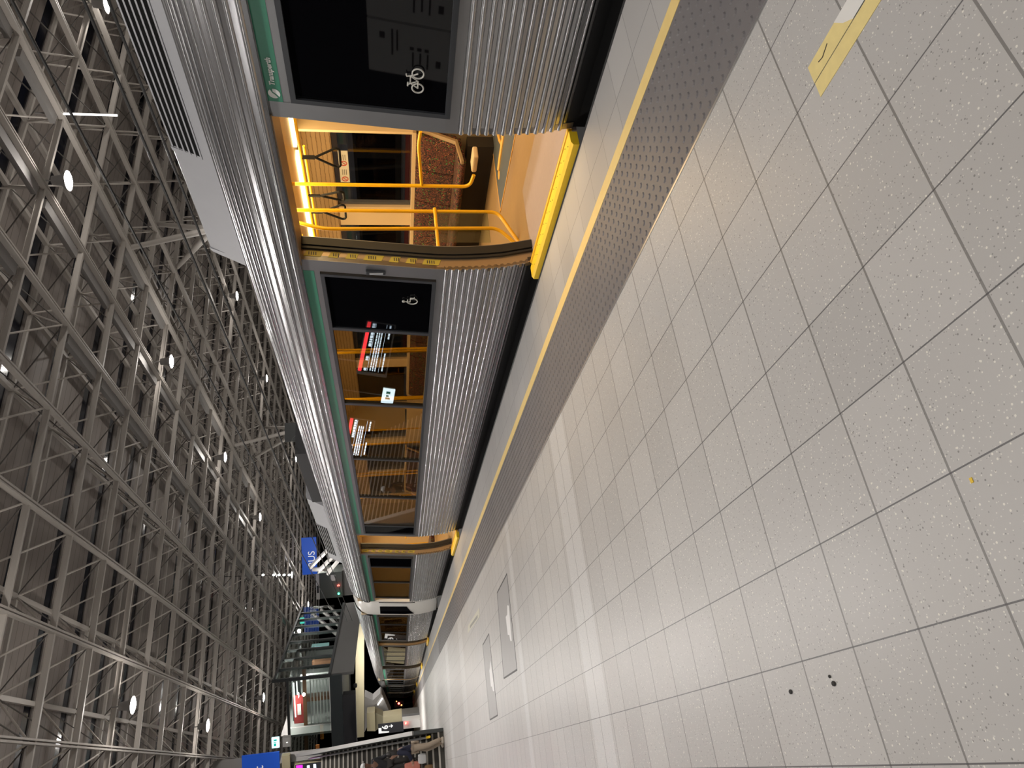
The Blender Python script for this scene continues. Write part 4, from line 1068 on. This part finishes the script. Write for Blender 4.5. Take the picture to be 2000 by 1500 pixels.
for k in (0, 1):
    o = -k * (w_ + .04)
    MB().box((o - w_ / 2, -.03, z0), (o + w_ / 2, .03, z1)).build('panel', paper, e)
    b = MB()
    for (u, v, a_, h_) in ((-.3, .80, .12, .06), (-.38, .70, .5, .02), (-.38, .64, .4, .02), (-.1, .45, .06, .05), (-.1, .36, .06, .05), (-.1, .27, .06, .05), (0, .45, .3, .02), (0, .36, .26, .02), (0, .27, .3, .02), (.1, .12, .14, .06)):
        b.box((o + u * w_, -.034, z0 + v * (z1 - z0)), (o + (u + a_) * w_, .034, z0 + (v + h_) * (z1 - z0)))
    b.build('print', darkp, e)
for x in (-w_ * 1.55, w_ / 2): MB().tube([(x, 0, 0), (x, 0, z1)], .03, 8).build('post', galv, e)

# ================================================================== PEOPLE ON THE STAIRS
def skinned(name, nodes, edges, m, parent, root=0, sub=2):
    """one continuous surface grown over a skeleton: nodes = [(x, y, z, radius)]"""
    me = bpy.data.meshes.new(name); me.from_pydata([n[:3] for n in nodes], edges, [])
    o = bpy.data.objects.new(name, me); COL.objects.link(o)
    sk = o.modifiers.new('skin', 'SKIN'); sk.use_smooth_shade = True
    for i, n in enumerate(nodes):
        r = n[3] if isinstance(n[3], tuple) else (n[3], n[3])
        me.skin_vertices[0].data[i].radius = r; me.skin_vertices[0].data[i].use_root = (i == root)
    ss = o.modifiers.new('sub', 'SUBSURF'); ss.levels = ss.render_levels = sub
    dg = bpy.context.evaluated_depsgraph_get()
    new = bpy.data.meshes.new_from_object(o.evaluated_get(dg)); new.name = name
    bpy.data.objects.remove(o); bpy.data.meshes.remove(me)
    new.materials.clear(); new.materials.append(m)
    for p in new.polygons: p.use_smooth = True
    o = bpy.data.objects.new(name, new); COL.objects.link(o); o.parent = parent
    return o
def person(label, loc, rz, pose, skin_c, top, bottom, shoe, hair_m, cap=None, long_hair=False, scale=1.0):
    e = empty('person', loc, rz, label, 'person', None); e.scale = (scale,) * 3
    P_ = pose
    nd, ed, ix = [], [], {}
    def n(k, p, r, par=None):
        ix[k] = len(nd); nd.append((*p, r)); 
        if par: ed.append((ix[par], ix[k]))
    n('pel', P_['pel'], (.13, .10)); n('waist', P_['waist'], (.12, .09), 'pel'); n('chest', P_['chest'], (.145, .105), 'waist'); n('neck0', P_['neck'], .058, 'chest')
    h = Vector(P_['head']); nk = Vector(P_['neck'])
    n('jaw', h + Vector((0, -.015, -.075)), (.062, .07), 'neck0'); n('head', h, (.078, .092), 'jaw'); n('crown', h + Vector((0, .012, .075)), (.06, .07), 'head')
    n('nose', h + Vector((0, -.108, -.02)), .014, 'head')
    for sd, k in ((-1, 'l'), (1, 'r')):
        n('ear' + k, h + Vector((sd * .085, .012, -.015)), .018, 'head')
        n('sh' + k, P_['sh' + k], .062, 'chest'); n('el' + k, P_['el' + k], .046, 'sh' + k); n('wr' + k, P_['wr' + k], .030, 'el' + k)
        w, g = Vector(P_['wr' + k]), Vector(P_['el' + k]); d = (w - g).normalized()
        s_ = d.cross(Vector((0, 1, 0))); s_ = s_.normalized() if s_.length > .1 else Vector((1, 0, 0)); t_ = d.cross(s_)
        pm = w + d * .06; n('pm' + k, pm, (.038, .018), 'wr' + k)
        for q, ln in ((-.026, .055), (-.009, .072), (.009, .066), (.026, .048)):
            f0 = pm + d * .035 + s_ * q; f1 = f0 + d * ln * .6 + t_ * .012; f2 = f1 + d * ln * .4 + t_ * .024
            n('f%s%d' % (k, int(q * 1000)), f0, .0095, 'pm' + k); n('g%s%d' % (k, int(q * 1000)), f1, .0085, 'f%s%d' % (k, int(q * 1000))); n('h%s%d' % (k, int(q * 1000)), f2, .0075, 'g%s%d' % (k, int(q * 1000)))
        th = w + d * .03 + s_ * .042 + t_ * .012; n('th' + k, th, .011, 'pm' + k); n('ti' + k, th + d * .04 + s_ * .012 + t_ * .012, .009, 'th' + k)
        n('hp' + k, P_['hp' + k], .085, 'pel'); n('kn' + k, P_['kn' + k], .056, 'hp' + k); n('an' + k, P_['an' + k], .036, 'kn' + k); n('to' + k, P_['to' + k], (.036, .026), 'an' + k)
    sm = mat('skin_%d' % int(skin_c[0] * 1000), skin_c, .55)
    body = skinned('body', nd, ed, sm, e)
    def sub_sk(name, keys, grow, m, rootk):
        ks = [k for k in keys]; nn2 = []; mp = {}
        for k in ks:
            p = nd[ix[k]]; r = p[3]; r = tuple(x + grow for x in r) if isinstance(r, tuple) else r + grow
            mp[ix[k]] = len(nn2); nn2.append((*p[:3], r))
        ee = [(mp[a], mp[b_]) for a, b_ in ed if a in mp and b_ in mp]
        return skinned(name, nn2, ee, m, e, mp[ix[rootk]])
    sub_sk('jacket', ['pel', 'waist', 'chest', 'shl', 'ell', 'wrl', 'shr', 'elr', 'wrr'], .022, top, 'waist')
    sub_sk('trousers', ['pel', 'hpl', 'knl', 'anl', 'hpr', 'knr', 'anr'], .024, bottom, 'pel')
    for k in 'lr':
        a, t_ = Vector(P_['an' + k]), Vector(P_['to' + k])
        skinned('shoe', [(*(a + Vector((0, .05, -.035))), .048), (*(a + Vector((0, 0, -.03))), .05), (*(a * .4 + t_ * .6 + Vector((0, 0, -.0))), .046), (*t_, (.046, .034))], [(0, 1), (1, 2), (2, 3)], shoe, e)
    for sd in (-1, 1):
        MB().ball(h + Vector((sd * .032, -.082, .004)), .011, 8).build('eye', darkp, e)
    MB().ball(h + Vector((0, -.088, -.055)), .02, 8, (1.2, .3, .3)).build('mouth', mat('lip', (.25, .09, .07), .5), e)
    if cap:
        b = MB(); b.ball(h + Vector((0, .012, .045)), .112, 16, (.92, 1.05, .85)); 
        b.box((h.x - .07, h.y - .19, h.z + .045), (h.x + .07, h.y - .06, h.z + .06)); b.build('cap', cap, e, smooth=True)
    b = MB(); b.ball(h + Vector((0, .035, .03 if not cap else -.005)), .108, 16, (.92, .95, 1.0 if not cap else .7))
    if long_hair:
        b.loft([[h + Vector((x, y, z)) for x, y in ((-w_, .02), (-w_ * .8, .12), (0, .15), (w_ * .8, .12), (w_, .02), (0, .05))] for z, w_ in ((.05, .085), (-.05, .105), (-.18, .11), (-.30, .085))])
    b.build('hair', hair_m, e, smooth=True)
    return e
dark_cloth = mat('cloth_dark', (0.014, 0.014, 0.017), .8); navy = mat('cloth_navy', (0.012, 0.014, 0.035), .8)
beige_cloth = mat('cloth_beige', (0.36, 0.29, 0.22), .8); dk_trouser = mat('cloth_trouser', (0.03, 0.026, 0.024), .8)
hair_d = mat('hair_dark', (0.012, 0.008, 0.006), .5); shoe_w = mat('shoe_pale', (0.45, 0.40, 0.33), .6); shoe_d = mat('shoe_dark', (.02, .02, .02), .5)
white_cloth = mat('cloth_white', (0.85, 0.85, 0.85), .8)
# nearer person: bent forward, side on, bags in the hand (local -y is forward)
pose_b = dict(pel=(0, 0, .92), waist=(0, -.02, 1.06), chest=(0, -.07, 1.25), neck=(0, -.11, 1.42), head=(0, -.15, 1.56),
              shl=(-.18, -.07, 1.33), ell=(-.23, -.12, 1.07), wrl=(-.17, -.33, .97), shr=(.18, -.07, 1.33), elr=(.23, -.10, 1.06), wrr=(.15, -.32, .98),
              hpl=(-.09, 0, .88), knl=(-.10, -.10, .49), anl=(-.10, .02, .085), tol=(-.10, -.12, .04), hpr=(.09, 0, .88), knr=(.10, .02, .48), anr=(.10, .16, .085), tor=(.10, .02, .04))
person('person in navy top and beige trousers at the foot of the stairs, arms bent forward', (.60, 22.86, 0), R(-100), pose_b, (.42, .24, .17), navy, beige_cloth, shoe_w, hair_d, long_hair=True, scale=.97)
pose_a = dict(pel=(0, 0, .94), waist=(0, -.02, 1.08), chest=(0, -.05, 1.28), neck=(0, -.08, 1.47), head=(0, -.11, 1.61),
              shl=(-.19, -.05, 1.38), ell=(-.25, -.06, 1.12), wrl=(-.25, -.10, .86), shr=(.19, -.05, 1.38), elr=(.25, -.04, 1.11), wrr=(.24, -.20, .96),
              hpl=(-.095, 0, .90), knl=(-.10, -.06, .50), anl=(-.10, -.02, .085), tol=(-.10, -.16, .04), hpr=(.095, 0, .90), knr=(.10, -.05, .50), anr=(.10, .03, .085), tor=(.10, -.12, .04))
person('person in white cap and dark jacket standing on the stairs', (.22, SY + .275 * 3.5, RISE * 4), R(30), pose_a, (.16, .08, .05), dark_cloth, dk_trouser, shoe_d, hair_d, cap=white_cloth, scale=1.0)
def bag(name, label, loc, dims, m, rz, strap_=.3):
    e = empty(name, loc, rz, label, 'bag')
    w_, d_, h_ = dims
    b = MB(); b.loft([[(x * w_ * k, y * d_ * k, z * h_) for x, y in ((-.5, -.5), (.5, -.5), (.5, .5), (-.5, .5))] for z, k in ((0, .86), (.08, 1), (.55, 1.04), (.9, .92), (1, .8))])
    b.build('body', m, e, smooth=True, bevel=.02)
    MB().tube(arc3([(-w_ * .25, 0, h_ * .95), (-w_ * .1, 0, h_ * (1 + strap_)), (w_ * .1, 0, h_ * (1 + strap_)), (w_ * .25, 0, h_ * .95)], .05), .012, 6).build('handle', darkp, e)
    return e
bag('travel_bag', 'salmon pink bag hanging from the hand of the person in the white cap', (.05, SY + .275 * 3.5 - .22, .69), (.38, .18, .46), mat('bag_salmon', (0.55, 0.19, 0.14), .7, noise=.1, nscale=20), R(20), .65)
bag('carrier_bag', 'crumpled white carrier bag on a stair beside the beige trousers', (.30, SY + .275 * 2.5, RISE * 3), (.24, .16, .24), white_cloth, R(-15))
bag('carrier_bag', 'small brown bag on a stair beside the white carrier bag', (.02, SY + .275 * 1.5, RISE * 2), (.18, .15, .24), mat('bag_brown', (0.25, .14, .06), .7), R(10))
